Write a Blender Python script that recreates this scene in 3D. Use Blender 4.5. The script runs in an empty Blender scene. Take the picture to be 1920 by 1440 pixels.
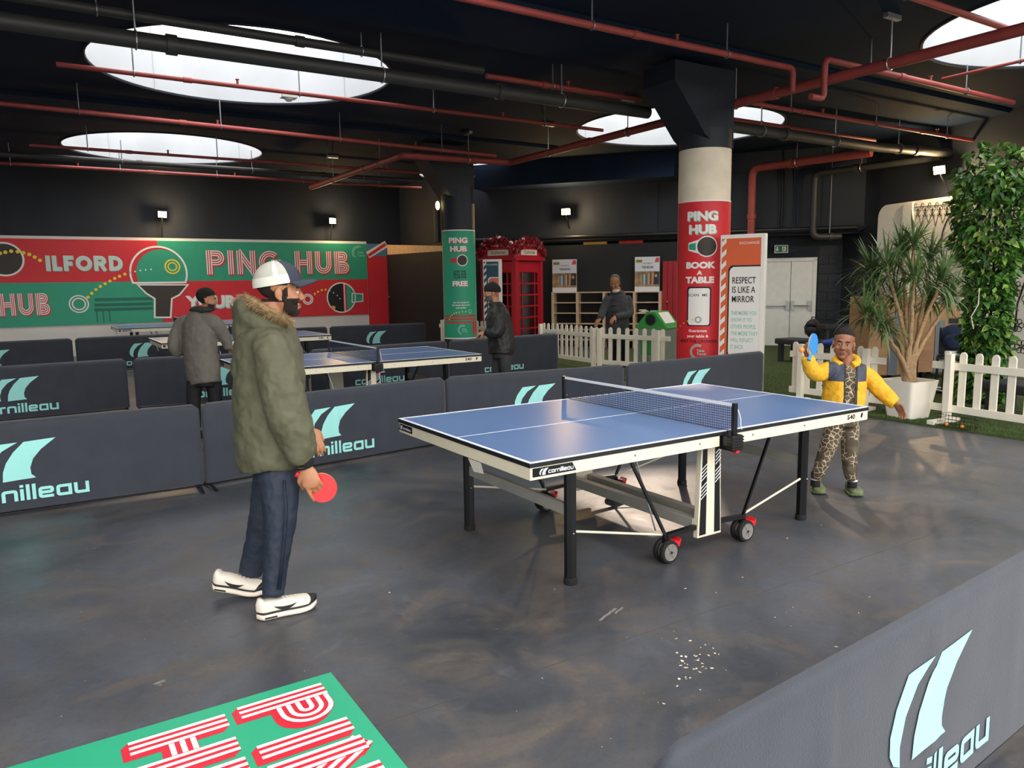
import bpy, bmesh, math, random
from mathutils import Vector, Matrix, Euler, noise
random.seed(7)
PI = math.pi
scn = bpy.context.scene
C = scn.collection
# ------------------------------------------------------------------ camera
CAM = Vector((-3.3436, -3.7144, 1.6225)); YAW, PITCH, ROLL, FPX = 1.0038, -0.1330, -0.0146, 1423.8
_f = Vector((math.cos(YAW)*math.cos(PITCH), math.sin(YAW)*math.cos(PITCH), math.sin(PITCH)))
_r0 = Vector((math.sin(YAW), -math.cos(YAW), 0)); _u0 = _r0.cross(_f)
CR = _r0*math.cos(ROLL)+_u0*math.sin(ROLL); CU = -_r0*math.sin(ROLL)+_u0*math.cos(ROLL)
cd = bpy.data.cameras.new('camera'); co = bpy.data.objects.new('camera', cd); C.objects.link(co)
cd.sensor_width = 36; cd.sensor_fit = 'HORIZONTAL'; cd.lens = 36*FPX/1920; cd.clip_start = .05; cd.clip_end = 300
mw = Matrix((CR, CU, -_f)).transposed().to_4x4(); mw.translation = CAM; co.matrix_world = mw
scn.camera = co
# ------------------------------------------------------------------ sky, sun, exposure
wd = bpy.data.worlds.new('sky'); scn.world = wd; wd.use_nodes = True
bgn = wd.node_tree.nodes['Background']; bgn.inputs['Color'].default_value = (1, .975, .95, 1); bgn.inputs['Strength'].default_value = 2.0
sl = bpy.data.lights.new('sun_offscreen', 'SUN'); sl.energy = .42; sl.color = (1, .80, .62); sl.angle = math.radians(1.2)
so = bpy.data.objects.new('sun_offscreen', sl); C.objects.link(so)
_sd = Vector((.66*math.cos(math.radians(27)), .75*math.cos(math.radians(27)), math.sin(math.radians(27))))
so.rotation_euler = _sd.to_track_quat('Z', 'Y').to_euler(); so.location = (30, 34, 25)
vs = scn.view_settings; vs.view_transform = 'Standard'; vs.look = 'None'; vs.gamma = 1; vs.use_curve_mapping = False; vs.exposure = 1.1
try: scn.cycles.max_bounces = 8; scn.cycles.diffuse_bounces = 5
except Exception: pass
# ------------------------------------------------------------------ photo pixel -> place
def ray(u, v): return _f + CR*((u-960)/FPX) + CU*((720-v)/FPX)
def gz(u, v, z=0): d = ray(u, v); return CAM + d*((z-CAM.z)/d.z)
def gy(u, v, y): d = ray(u, v); return CAM + d*((y-CAM.y)/d.y)
def gx(u, v, x): d = ray(u, v); return CAM + d*((x-CAM.x)/d.x)
def gd(u, v, d): return CAM + ray(u, v)*d
def depth(p): return (Vector(p)-CAM).dot(_f)
# ------------------------------------------------------------------ materials
def lin(c):
    if isinstance(c, str): c = [int(c[i:i+2], 16)/255 for i in (0, 2, 4)]
    return tuple(x/12.92 if x <= .04045 else ((x+.055)/1.055)**2.4 for x in c[:3])
MATS = {}
def mat(name, col, rough=.6, metal=0, var=.0, vscale=8, bump=0, bscale=60, spec=.5, emit=0, col2=None, stretch=None, sheen=0):
    if name in MATS: return MATS[name]
    m = bpy.data.materials.new(name); m.use_nodes = True; nt = m.node_tree; b = nt.nodes['Principled BSDF']
    L = lin(col); b.inputs['Base Color'].default_value = (*L, 1); b.inputs['Roughness'].default_value = rough
    b.inputs['Metallic'].default_value = metal; b.inputs['Specular IOR Level'].default_value = spec
    if sheen: b.inputs['Sheen Weight'].default_value = sheen
    tc = nt.nodes.new('ShaderNodeTexCoord')
    vec = tc.outputs['Object']
    if stretch:
        mp = nt.nodes.new('ShaderNodeMapping'); mp.inputs['Scale'].default_value = stretch; nt.links.new(vec, mp.inputs[0]); vec = mp.outputs[0]
    if var or col2:
        n = nt.nodes.new('ShaderNodeTexNoise'); n.inputs['Scale'].default_value = vscale; n.inputs['Detail'].default_value = 5
        nt.links.new(vec, n.inputs['Vector'])
        r = nt.nodes.new('ShaderNodeValToRGB'); r.color_ramp.elements[0].position = .3; r.color_ramp.elements[1].position = .7
        if col2: a, c2 = L, lin(col2)
        else: a, c2 = tuple(x*(1-var) for x in L), tuple(min(1, x*(1+var)) for x in L)
        r.color_ramp.elements[0].color = (*a, 1); r.color_ramp.elements[1].color = (*c2, 1)
        nt.links.new(n.outputs['Fac'], r.inputs[0]); nt.links.new(r.outputs[0], b.inputs['Base Color'])
    if bump:
        n2 = nt.nodes.new('ShaderNodeTexNoise'); n2.inputs['Scale'].default_value = bscale; n2.inputs['Detail'].default_value = 4
        nt.links.new(vec, n2.inputs['Vector'])
        bp = nt.nodes.new('ShaderNodeBump'); bp.inputs['Strength'].default_value = bump; bp.inputs['Distance'].default_value = .01
        nt.links.new(n2.outputs['Fac'], bp.inputs['Height']); nt.links.new(bp.outputs[0], b.inputs['Normal'])
    if emit:
        b.inputs['Emission Color'].default_value = (*L, 1); b.inputs['Emission Strength'].default_value = emit
    MATS[name] = m
    return m
# ------------------------------------------------------------------ mesh builder
def clip1(poly, ax, lim, sgn):
    out = []; n = len(poly)
    for i in range(n):
        p, q = poly[i], poly[(i+1) % n]; dp, dq = (p[ax]-lim)*sgn, (q[ax]-lim)*sgn
        if dp >= 0: out.append(p)
        if (dp > 0 and dq < 0) or (dp < 0 and dq > 0):
            t = dp/(dp-dq); out.append((p[0]+(q[0]-p[0])*t, p[1]+(q[1]-p[1])*t))
    return out
def slice2(poly, step):
    res = [[(p[0], p[1]) for p in poly]]
    for ax in (0, 1):
        nxt = []
        for P in res:
            lo, hi = min(p[ax] for p in P), max(p[ax] for p in P); k = max(1, math.ceil((hi-lo)/step))
            for i in range(k):
                q = P
                if i > 0: q = clip1(q, ax, lo+(hi-lo)*i/k, 1)
                if i < k-1 and len(q) > 2: q = clip1(q, ax, lo+(hi-lo)*(i+1)/k, -1)
                if len(q) > 2: nxt.append(q)
        res = nxt
    return res
class MB:
    def __init__(s): s.v = []; s.f = []; s.m = []; s.cur = 0
    def add(s, vs, fs):
        o = len(s.v); s.v += [tuple(x) for x in vs]; s.f += [tuple(i+o for i in f) for f in fs]; s.m += [s.cur]*len(fs); return s
    def box(s, a, b):
        x0, y0, z0 = a; x1, y1, z1 = b
        return s.add([(x0,y0,z0),(x1,y0,z0),(x1,y1,z0),(x0,y1,z0),(x0,y0,z1),(x1,y0,z1),(x1,y1,z1),(x0,y1,z1)],
                     [(0,3,2,1),(4,5,6,7),(0,1,5,4),(1,2,6,5),(2,3,7,6),(3,0,4,7)])
    def cbox(s, c, sz): return s.box([c[i]-sz[i]/2 for i in range(3)], [c[i]+sz[i]/2 for i in range(3)])
    def bar(s, p, q, w, h, up=(0,0,1)):          # rectangular bar from p to q
        p, q = Vector(p), Vector(q); d = (q-p).normalized(); up = Vector(up)
        if abs(d.dot(up)) > .99: up = Vector((1,0,0))
        a = d.cross(up).normalized(); b = a.cross(d)
        vs = []
        for e in (p, q):
            for i, j in ((-1,-1),(1,-1),(1,1),(-1,1)): vs.append(e+a*(i*w/2)+b*(j*h/2))
        return s.add(vs, [(0,1,2,3)[::-1],(4,5,6,7),(0,1,5,4),(1,2,6,5),(2,3,7,6),(3,0,4,7)])
    def tube(s, pts, r, n=10, cap=True, closed=False):
        pts = [Vector(p) for p in pts]; N = len(pts); rs = r if isinstance(r, (list, tuple)) else [r]*N
        ref = None; rings = []
        for i, p in enumerate(pts):
            if closed: t = pts[(i+1) % N]-pts[i-1]
            else: t = pts[min(i+1, N-1)]-pts[max(i-1, 0)]
            t.normalize()
            if ref is None:
                ref = Vector((0,0,1)) if abs(t.z) < .9 else Vector((1,0,0))
            a = (ref - t*ref.dot(t))
            if a.length < 1e-5: a = t.orthogonal()
            a.normalize(); ref = a; b = t.cross(a)
            rr = rs[i]; ra, rb = rr if isinstance(rr, (tuple, list)) else (rr, rr)
            rings.append([p+a*(math.cos(2*PI*k/n)*ra)+b*(math.sin(2*PI*k/n)*rb) for k in range(n)])
        vs = [v for R in rings for v in R]; fs = []
        M = N if closed else N-1
        for i in range(M):
            j = (i+1) % N
            for k in range(n): fs.append((i*n+k, i*n+(k+1) % n, j*n+(k+1) % n, j*n+k))
        if cap and not closed: fs += [tuple(range(n))[::-1], tuple((N-1)*n+k for k in range(n))]
        return s.add(vs, fs)
    def cyl(s, p, q, r, n=16, r2=None): return s.tube([p, q], [r, r if r2 is None else r2], n)
    def lathe(s, prof, c=(0,0,0), n=24, axis='z', cap=True):
        vs = []; fs = []
        for (r, z) in prof:
            for k in range(n):
                a = 2*PI*k/n; x, y = r*math.cos(a), r*math.sin(a)
                p = (x, y, z) if axis == 'z' else ((z, x, y) if axis == 'x' else (y, z, x))
                vs.append((c[0]+p[0], c[1]+p[1], c[2]+p[2]))
        for i in range(len(prof)-1):
            for k in range(n): fs.append((i*n+k, i*n+(k+1) % n, (i+1)*n+(k+1) % n, (i+1)*n+k))
        if cap: fs += [tuple(range(n))[::-1], tuple((len(prof)-1)*n+k for k in range(n))]
        return s.add(vs, fs)
    def ell(s, c, r, n=14, m=10, R=None):          # ellipsoid, R = 3x3 axes
        vs = []; fs = []; c = Vector(c)
        for i in range(m+1):
            t = PI*i/m
            for k in range(n):
                a = 2*PI*k/n; p = Vector((math.sin(t)*math.cos(a)*r[0], math.sin(t)*math.sin(a)*r[1], math.cos(t)*r[2]))
                vs.append(c+(R @ p if R else p))
        for i in range(m):
            for k in range(n): fs.append((i*n+k, (i+1)*n+k, (i+1)*n+(k+1) % n, i*n+(k+1) % n))
        return s.add(vs, fs)
    def prism(s, poly, fr, t0, t1):                # 2-D poly mapped by fr(x,y,t)
        n = len(poly); vs = [fr(x, y, t0) for x, y in poly]+[fr(x, y, t1) for x, y in poly]
        fs = [tuple(range(n))[::-1], tuple(range(n, 2*n))]+[(i, (i+1) % n, n+(i+1) % n, n+i) for i in range(n)]
        return s.add(vs, fs)
    def flat(s, poly, fr, step=0):
        if step:                                       # sliced into cells so that it follows a curved surface
            for q in slice2(poly, step): s.add([fr(x, y) for x, y in q], [tuple(range(len(q)))])
            return s
        return s.add([fr(x, y) for x, y in poly], [tuple(range(len(poly)))])
    def build(s, name, m, parent=None, smooth=False, bevel=0, fixn=True):
        me = bpy.data.meshes.new(name); me.from_pydata(s.v, [], s.f)
        ms = m if isinstance(m, (list, tuple)) else [m]
        for x in ms: me.materials.append(x)
        if len(ms) > 1: me.polygons.foreach_set('material_index', s.m)
        if fixn or bevel:
            bm = bmesh.new(); bm.from_mesh(me)
            if smooth: bmesh.ops.remove_doubles(bm, verts=bm.verts, dist=1e-6)
            if fixn: bmesh.ops.recalc_face_normals(bm, faces=bm.faces)
            if bevel:
                es = [e for e in bm.edges if len(e.link_faces) == 2 and e.calc_face_angle(0) > .6]
                bmesh.ops.bevel(bm, geom=es, offset=bevel, segments=2, affect='EDGES', profile=.6, clamp_overlap=True)
            bm.to_mesh(me); bm.free()
        if smooth:
            me.polygons.foreach_set('use_smooth', [True]*len(me.polygons))
            if smooth != 'all':
                me.set_sharp_from_angle(angle=math.radians(38))
        return link(me, name, parent)
def link(me, name, parent=None):
    o = bpy.data.objects.new(name, me); C.objects.link(o)
    if parent: o.parent = parent
    return o
def tag(o, label=None, cat=None, group=None, kind=None):
    if label: o['label'] = label
    if cat: o['category'] = cat
    if group: o['group'] = group
    if kind: o['kind'] = kind
    return o
def thing(name, label, cat, loc=(0,0,0), rz=0, group=None):
    o = bpy.data.objects.new(name, None); C.objects.link(o); o.location = loc; o.rotation_euler = (0, 0, rz); o.empty_display_size = .1
    return tag(o, label, cat, group)
def rebase(o, p):                                  # put the origin of a world-space mesh at p
    p = Vector(p); o.data.transform(Matrix.Translation(-p)); o.location = p; return o
def copy_tree(o, parent=None):
    c = o.copy(); C.objects.link(c); c.parent = parent
    for ch in list(o.children): copy_tree(ch, c)
    return c
# ------------------------------------------------------------------ stroke lettering
def rnd(pts, r, seg=4, closed=False):
    out = []; n = len(pts)
    for i in range(n):
        p = Vector(pts[i])
        if not closed and i in (0, n-1): out.append(p); continue
        a = Vector(pts[i-1])-p; b = Vector(pts[(i+1) % n])-p
        ang = a.angle(b); t = min(r/max(math.tan(ang/2), .05), a.length*.48, b.length*.48)
        p0 = p+a.normalized()*t; p1 = p+b.normalized()*t
        for k in range(seg+1):
            q = k/seg; out.append(p0*(1-q)**2+p*2*q*(1-q)+p1*q*q)
    return out
def offs(pts, d, closed=False):
    n = len(pts); out = []
    for i in range(n):
        p = pts[i]
        def nrm(a, b): t = (b-a).normalized(); return Vector((-t.y, t.x))
        ns = []
        if closed or i > 0: ns.append(nrm(pts[i-1], p))
        if closed or i < n-1: ns.append(nrm(p, pts[(i+1) % n]))
        m = sum(ns, Vector((0, 0)))
        if m.length < 1e-4: m = ns[0]
        m.normalize(); k = 1/max(.5, m.dot(ns[0])); out.append(p+m*(d*k))
    return out
def ribbon(mb, pts, o, w, fr, closed=False):
    pts = [Vector((p[0], p[1])) for p in pts]; a = offs(pts, o-w/2, closed); b = offs(pts, o+w/2, closed); n = len(pts)
    vs = [fr(p.x, p.y) for p in a]+[fr(p.x, p.y) for p in b]
    mb.add(vs, [(i, (i+1) % n, n+(i+1) % n, n+i) for i in range(n if closed else n-1)])
def arc(cx, cy, r, a0, a1, n=12, ry=None):
    ry = r if ry is None else ry
    return [(cx+r*math.cos(math.radians(a0+(a1-a0)*k/n)), cy+ry*math.sin(math.radians(a0+(a1-a0)*k/n))) for k in range(n+1)]
def glyph(ch, T):                                  # cap height 1, stroke T; returns strokes [(pts, closed)], width
    h = T/2
    if ch == 'I': return [([(h, 0), (h, 1)], 0)], T
    if ch == 'P': return [([(h, 0), (h, 1)], 0), ([(T, 1-h)]+arc(.45, .685, .315-h, 90, -90)+[(T, .37+h)], 0)], .76
    if ch == 'R': return [([(h, 0), (h, 1)], 0), ([(T, 1-h)]+arc(.45, .685, .315-h, 90, -90)+[(T, .37+h)], 0), ([(.42, .46), (.68, 0)], 0)], .82
    if ch == 'B': return [([(h, 0), (h, 1)], 0), ([(T, 1-h)]+arc(.42, .76, .24-h, 90, -90, 8)+[(T, .52+h)], 0), ([(T, .54-h)]+arc(.46, .27, .27-h, 90, -90, 8)+[(T, h)], 0)], .76
    if ch == 'D': return [([(h, 0), (h, 1)], 0), ([(T, 1-h)]+arc(.36, .5, .5-h, 90, -90)+[(T, h)], 0)], .86
    if ch == 'N': return [([(h*.6, 1), (.82-h*.6, 0)], 0), ([(h, 0), (h, 1)], 0), ([(.82-h, 0), (.82-h, 1)], 0)], .82
    if ch == 'H': return [([(h, 0), (h, 1)], 0), ([(T, .5), (.82-T, .5)], 0), ([(.82-h, 0), (.82-h, 1)], 0)], .82
    if ch == 'U': return [([(h, 1)]+arc(.4, .4, .4-h, 180, 360)+[(.8-h, 1)], 0)], .8
    if ch == 'L': return [([(h, 1), (h, h), (.55, h)], 0)], .55
    if ch == 'F': return [([(h, 0), (h, 1-h), (.6, 1-h)], 0), ([(T, .48), (.52, .48)], 0)], .6
    if ch == 'O': return [(arc(.5, .5, .5-h, 0, 345, 23), 1)], 1.0
    if ch == 'G': return [(arc(.5, .5, .5-h, 45, 360, 22)+[(.55, .5)], 0)], 1.0
    return [], .35
def stripes(text, fr, H, T=.25, gap=.14, back=None, back_off=(.05, -.05)):
    """triple-line lettering: returns (white mesh builder, shadow mesh builder); fr(x,y,layer)"""
    W, S = MB(), MB(); x = 0
    for ch in text:
        st, w = glyph(ch, T)
        for si, (pts, cl) in enumerate(st):
            P = [((x+p[0])*H, p[1]*H) for p in pts]; lz = si*.15
            if ch == 'N' and si: lz = 1.15+si*.1                  # the uprights lie over the diagonal
            for q_ in (1, .66, .33): ribbon(S, [(p[0]+back_off[0]*H*q_, p[1]+back_off[1]*H*q_) for p in P], 0, T*H*.98, lambda a, b: fr(a, b, si*.05+.02*q_), bool(cl))
            ribbon(S, P, 0, T*H*.98, lambda a, b: fr(a, b, .15+lz), bool(cl))
            for o in (-1, 0, 1): ribbon(W, P, o*T*H*.37, T*H*.19, lambda a, b: fr(a, b, 1+lz), bool(cl))
        x += w+gap
    return W, S, (x-gap)*H
def tech(text, fr):                                # rounded wide lettering, x height 1
    mb = MB(); T = .26; h = T/2; x = 0
    for ch in text:
        w = 1.02; st = []
        if ch == 'c': st = [([(w, 1-h), (h, 1-h), (h, h), (w, h)], 0)]
        elif ch == 'o': w = 1.1; st = [([(h, h), (w-h, h), (w-h, 1-h), (h, 1-h)], 1)]
        elif ch == 'r': w = .7; st = [([(h, 0), (h, 1-h), (w, 1-h)], 0)]
        elif ch == 'n': w = 1.1; st = [([(h, 0), (h, 1-h), (w-h, 1-h), (w-h, 0)], 0)]
        elif ch == 'i': w = T; st = [([(h, 0), (h, 1)], 0), ([(h, 1.13), (h, 1.36)], 0)]
        elif ch == 'l': w = T; st = [([(h, 0), (h, 1.36)], 0)]
        elif ch == 'e': w = 1.1; st = [([(w-.04, h), (h, h), (h, 1-h), (w-h, 1-h), (w-h, .5), (h, .5)], 0)]
        elif ch == 'a': w = 1.12; st = [([(h, h), (w-h, h), (w-h, 1-h), (h, 1-h)], 1), ([(w-h, 0), (w-h, 1)], 0)]
        elif ch == 'u': w = 1.1; st = [([(h, 1), (h, h), (w-h, h), (w-h, 1)], 0), ([(w-h, 0), (w-h, 1)], 0)]
        for pts, cl in st:
            q = [(x+p[0], p[1]) for p in pts]
            q = rnd(q, .16, 4, bool(cl)) if len(pts) > 2 else q
            ribbon(mb, q, 0, T, fr, bool(cl))
        x += w+.16
    return mb, x-.16
SAIL_R = [(1.52,.9),(.9,.87),(.68,.65),(.53,.42),(.46,.22),(.44,0),(1.07,.03),(.99,.12),(.98,.27),(1.05,.47),(1.22,.67)]
SAIL_L = [(.78,.87),(.3,.85),(.1,.6),(.01,.38),(.02,.2),(.1,.08),(.22,.02),(.2,.22),(.28,.47),(.48,.7)]
_fc = {}
def text_mesh(s, size, bold=0.0, align='LEFT', spacing=1.0, sx=1.0):
    cu = bpy.data.curves.new('t', 'FONT'); cu.body = s; cu.size = size; cu.align_x = align; cu.offset = bold*size; cu.space_character = spacing
    cu.resolution_u = 3; cu.space_line = .95
    o = bpy.data.objects.new('t', cu); C.objects.link(o); dg = bpy.context.evaluated_depsgraph_get()
    me = bpy.data.meshes.new_from_object(o.evaluated_get(dg)); bpy.data.objects.remove(o); bpy.data.curves.remove(cu)
    vs = [(v.co.x*sx, v.co.y) for v in me.vertices]; fs = [tuple(p.vertices) for p in me.polygons]; bpy.data.meshes.remove(me)
    return vs, fs
def put_text(mb, s, size, fr, at=(0, 0), bold=.02, align='CENTER', spacing=1.0, sx=1.0):
    vs, fs = text_mesh(s, size, bold, align, spacing, sx)
    mb.add([fr(x+at[0], y+at[1]) for x, y in vs], fs); return mb
def cap(s, u):  # text size so that the cap height is u
    return u/.92
# ================================================================== STRUCTURE
HC = 4.5
# floor material: dark painted concrete, worn, semi-gloss
fm = bpy.data.materials.new('painted_concrete_floor'); fm.use_nodes = True
nt = fm.node_tree; b = nt.nodes['Principled BSDF']; tc = nt.nodes.new('ShaderNodeTexCoord')
def nz(scale, detail=6, dist=0, rough=.6):
    n = nt.nodes.new('ShaderNodeTexNoise'); n.inputs['Scale'].default_value = scale; n.inputs['Detail'].default_value = detail
    n.inputs['Distortion'].default_value = dist; n.inputs['Roughness'].default_value = rough; nt.links.new(tc.outputs['Object'], n.inputs['Vector']); return n
def ramp(src, p0, c0, p1, c1):
    r = nt.nodes.new('ShaderNodeValToRGB'); e = r.color_ramp.elements; e[0].position = p0; e[0].color = (*c0, 1); e[1].position = p1; e[1].color = (*c1, 1)
    nt.links.new(src, r.inputs[0]); return r
def mixc(a, b_, fac):
    m = nt.nodes.new('ShaderNodeMix'); m.data_type = 'RGBA'; nt.links.new(fac, m.inputs[0]); nt.links.new(a, m.inputs[6]); nt.links.new(b_, m.inputs[7]); return m.outputs[2]
n1 = nz(.7, 9, 1.0); n2 = nz(1.5, 10, 1.6, .72); n3 = nz(55, 3); n4 = nz(9, 8, .3, .75)
base = ramp(n1.outputs[0], .35, lin('34383f'), .66, lin('585b63'))
brown = ramp(n2.outputs[0], .3, lin('413d39'), .75, lin('6b5f54'))
fac = ramp(n2.outputs[0], .45, (0,0,0), .7, (.8,.8,.8))
c1 = mixc(base.outputs[0], brown.outputs[0], fac.outputs[0])
spk = ramp(n3.outputs[0], .70, (0,0,0), .76, (.35,.35,.35)); pale = nt.nodes.new('ShaderNodeRGB'); pale.outputs[0].default_value = (*lin('8d8a86'), 1)
c2 = mixc(c1, pale.outputs[0], spk.outputs[0])
dk = ramp(n4.outputs[0], .55, (0,0,0), .8, (.55,.55,.55)); drk = nt.nodes.new('ShaderNodeRGB'); drk.outputs[0].default_value = (*lin('23262b'), 1)
n6 = nz(26, 6, .2, .8); dk2 = ramp(n6.outputs[0], .50, (0,0,0), .78, (.5,.5,.5)); c25 = mixc(c2, drk.outputs[0], dk2.outputs[0])
n7 = nz(5, 9, .8, .8); pl2 = ramp(n7.outputs[0], .56, (0,0,0), .82, (.45,.45,.45)); pg = nt.nodes.new('ShaderNodeRGB'); pg.outputs[0].default_value = (*lin('777a80'), 1); c26 = mixc(c25, pg.outputs[0], pl2.outputs[0])
c3 = mixc(c26, drk.outputs[0], dk.outputs[0]); nt.links.new(c3, b.inputs['Base Color'])
rr = ramp(n2.outputs[0], .3, (.30,.30,.30), .75, (.52,.52,.52)); nt.links.new(rr.outputs[0], b.inputs['Roughness'])
bp = nt.nodes.new('ShaderNodeBump'); bp.inputs['Strength'].default_value = .12; bp.inputs['Distance'].default_value = .01
nt.links.new(n4.outputs[0], bp.inputs['Height']); nt.links.new(bp.outputs[0], b.inputs['Normal'])

def struct(name, mb, m, **k):
    o = mb.build(name, m, **k); o['kind'] = 'structure'; return o
BLK = mat('black_paint', '1b222c', .7, var=.25, vscale=1.3, bump=.15, bscale=9)
CEIL = mat('ceiling_navy_paint', '18273a', .9, spec=.2, var=.3, vscale=.5, bump=.1, bscale=5)
WHT = mat('white_paint', 'e9e7e0', .5, var=.05, vscale=3)
SHAFT = mat('skylight_plaster', 'b4b9be', .7, var=.08, vscale=1.2)
SKY_IN = mat('skylight_glass_frame', 'd9dbdd', .5)

struct('floor', MB().box((-13, -12, -.15), (14.5, 19, 0)), fm)
struct('ground_outside', MB().box((-60, -70, -.25), (60, -12, -.02)), mat('pale_paving', 'a39b90', .8, var=.15, vscale=2))
# thin seams in the floor
seam = mat('floor_seam', '4a453e', .8); pal = mat('worn_line', '7d7a72', .8)
o = struct('floor_joint', MB().box((-2.38, -1.222, 0), (2.2, -1.218, .001)).box((3.6, -2.5, 0), (3.604, 2.6, .001)), seam)
# pale scrape marks worn into the floor
mb = MB()
for (u, v, l, w, a) in [(1140,1152,.17,.025,.35),(1160,1145,.09,.02,.4),(1830,868,.5,.012,-1.4),(300,1280,.05,.03,.2)]:
    p = gz(u, v); k = 9
    pts = [(p.x+math.cos(a)*l*(t-.5)+random.uniform(-.004,.004), p.y+math.sin(a)*l*(t-.5)+random.uniform(-.004,.004)) for t in [i/k for i in range(k+1)]]
    ribbon(mb, pts, 0, w*.6, lambda x, y: (x, y, .0015))
struct('floor_scrape', mb, pal)

# turf
TURF = mat('artificial_turf_base', '3f4f24', .95, var=.4, vscale=25, bump=.8, bscale=220)
struct('turf_ground', MB().box((4.85, -9, 0), (12.3, 9.6, .02)), TURF)

# ceiling with round openings
HX, HY, HR = [-8.55, -.55, 7.45], [.3, 7.2, 14.1], 1.93
mb = MB(); NS = 64
for hx in HX:
    for hy in HY:
        x0, x1, y0, y1 = hx-4, hx+4, hy-3.45, hy+3.45
        inner = []; outer = []
        for k in range(NS):
            a = 2*PI*k/NS; cx, cy = math.cos(a), math.sin(a); inner.append((hx+HR*cx, hy+HR*cy, HC))
            t = min(4/abs(cx) if abs(cx) > 1e-6 else 1e9, 3.45/abs(cy) if abs(cy) > 1e-6 else 1e9); outer.append((hx+cx*t, hy+cy*t, HC))
        mb.add(inner+outer, [(k, (k+1) % NS, NS+(k+1) % NS, NS+k) for k in range(NS)])
        for sx in (x0, x1):
            for sy in (y0, y1):   # fill the corner slivers
                pass
mb.box((11.45, -3.15, HC), (14.5, 19, HC+.2)); mb.box((-13, -3.15, HC), (-12.55, 19, HC+.2)); mb.box((-12.55, 17.55, HC), (11.45, 19, HC+.2))
ceil = struct('ceiling', mb, CEIL)
# corner slivers (square corners not hit by the radial fan)
mb = MB()
for hx in HX:
    for hy in HY:
        for sx in (-1, 1):
            for sy in (-1, 1):
                cx, cy = hx+sx*4, hy+sy*3.45
                mb.add([(cx, cy, HC+.001), (cx-sx*.6, cy, HC+.001), (cx, cy-sy*.6, HC+.001)], [(0, 1, 2)])
struct('ceiling_corner', mb, CEIL)
mb = MB()                                               # upper deck around the shafts, keeps daylight out of the roof void
for i, hx in enumerate(HX):
    for j, hy in enumerate(HY):
        m2 = MB(); ins = []; out = []
        for (z, r) in ((HC-.002, HR), (HC+.95, HR)):
            ins.append([(hx+r*math.cos(2*PI*k/NS), hy+r*math.sin(2*PI*k/NS), z) for k in range(NS)])
        m2.add(ins[0]+ins[1], [(k, (k+1) % NS, NS+(k+1) % NS, NS+k) for k in range(NS)])
        for a in (20, 110, 200, 290):                   # panel seams
            p = (hx+(HR-.004)*math.cos(math.radians(a+8)), hy+(HR-.004)*math.sin(math.radians(a+8)))
            m2.cyl((p[0], p[1], HC), (p[0], p[1], HC+.95), .014, 6)
        sh = struct('skylight_shaft', m2, SHAFT, smooth=True)
        rm = MB(); rm.tube([(hx+HR*math.cos(2*PI*k/NS), hy+HR*math.sin(2*PI*k/NS), HC) for k in range(NS)], .02, 5, closed=True)
        rm.build('rim', BLK, sh)
# outer walls
struct('wall_back', MB().box((-13, 17.62, 0), (6.6, 17.8, HC)), BLK)
struct('unseen_wall_left', MB().box((-13.2, -10, 0), (-13, 17.8, HC)), BLK)  # unseen wall, added to keep sky light out on this side
WA, WB = Vector((6.35, 14.42)), Vector((12.45, 6.55)); WD = (WB-WA).normalized(); WN = Vector((-WD.y, WD.x))   # oblique wall, WN points away from the room
if WN.x < 0: WN = -WN
def ob(t, off, z): p = WA+WD*t+WN*off; return Vector((p.x, p.y, z))          # along, behind, up
WL = (WB-WA).length
def obox(mb, t0, t1, o0, o1, z0, z1):
    return mb.add([ob(t0,o0,z0),ob(t1,o0,z0),ob(t1,o1,z0),ob(t0,o1,z0),ob(t0,o0,z1),ob(t1,o0,z1),ob(t1,o1,z1),ob(t0,o1,z1)],
                  [(0,3,2,1),(4,5,6,7),(0,1,5,4),(1,2,6,5),(2,3,7,6),(3,0,4,7)])
def ob_px(u, v, off=0):                                     # pixel -> point of the oblique wall
    d = ray(u, v); n = Vector((WN.x, WN.y, 0)); p0 = ob(0, off, 0); return CAM+d*((p0-CAM).dot(n)/d.dot(n))
def ob_t(p): return (Vector((p.x, p.y))-WA).dot(WD)
struct('wall_corner', MB().box((6.35, 14.3, 0), (6.6, 17.8, HC)), BLK)
struct('wall_upper', obox(MB(), 0, WL+.3, 0, .25, 2.62, HC), BLK)
struct('wall_lower', obox(MB(), 0, WL+.8, .55, .8, 0, 2.62), BLK)
struct('wall_soffit', obox(MB(), 0, WL+.5, .0, .56, 2.60, 2.66), BLK)
SW0, SW1 = Vector((12.5, 6.6)), Vector((7.6, -9.5))          # side wall on the right
sd = (SW1-SW0).normalized(); sn = Vector((-sd.y, sd.x)); sn = sn if sn.x > 0 else -sn
def sw(t, off, z): p = SW0+sd*t+sn*off; return Vector((p.x, p.y, z))
def sw_px(u, v, off=0):
    d = ray(u, v); n = Vector((sn.x, sn.y, 0)); return CAM+d*((sw(0, off, 0)-CAM).dot(n)/d.dot(n))
def sw_t(p): return (Vector((p.x, p.y))-SW0).dot(sd)
def sbox(mb, t0, t1, o0, o1, z0, z1):
    return mb.add([sw(t0,o0,z0),sw(t1,o0,z0),sw(t1,o1,z0),sw(t0,o1,z0),sw(t0,o0,z1),sw(t1,o0,z1),sw(t1,o1,z1),sw(t0,o1,z1)],
                  [(0,3,2,1),(4,5,6,7),(0,1,5,4),(1,2,6,5),(2,3,7,6),(3,0,4,7)])
struct('wall_right', sbox(MB(), -.6, 17, 0, .2, 0, HC), BLK)
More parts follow.
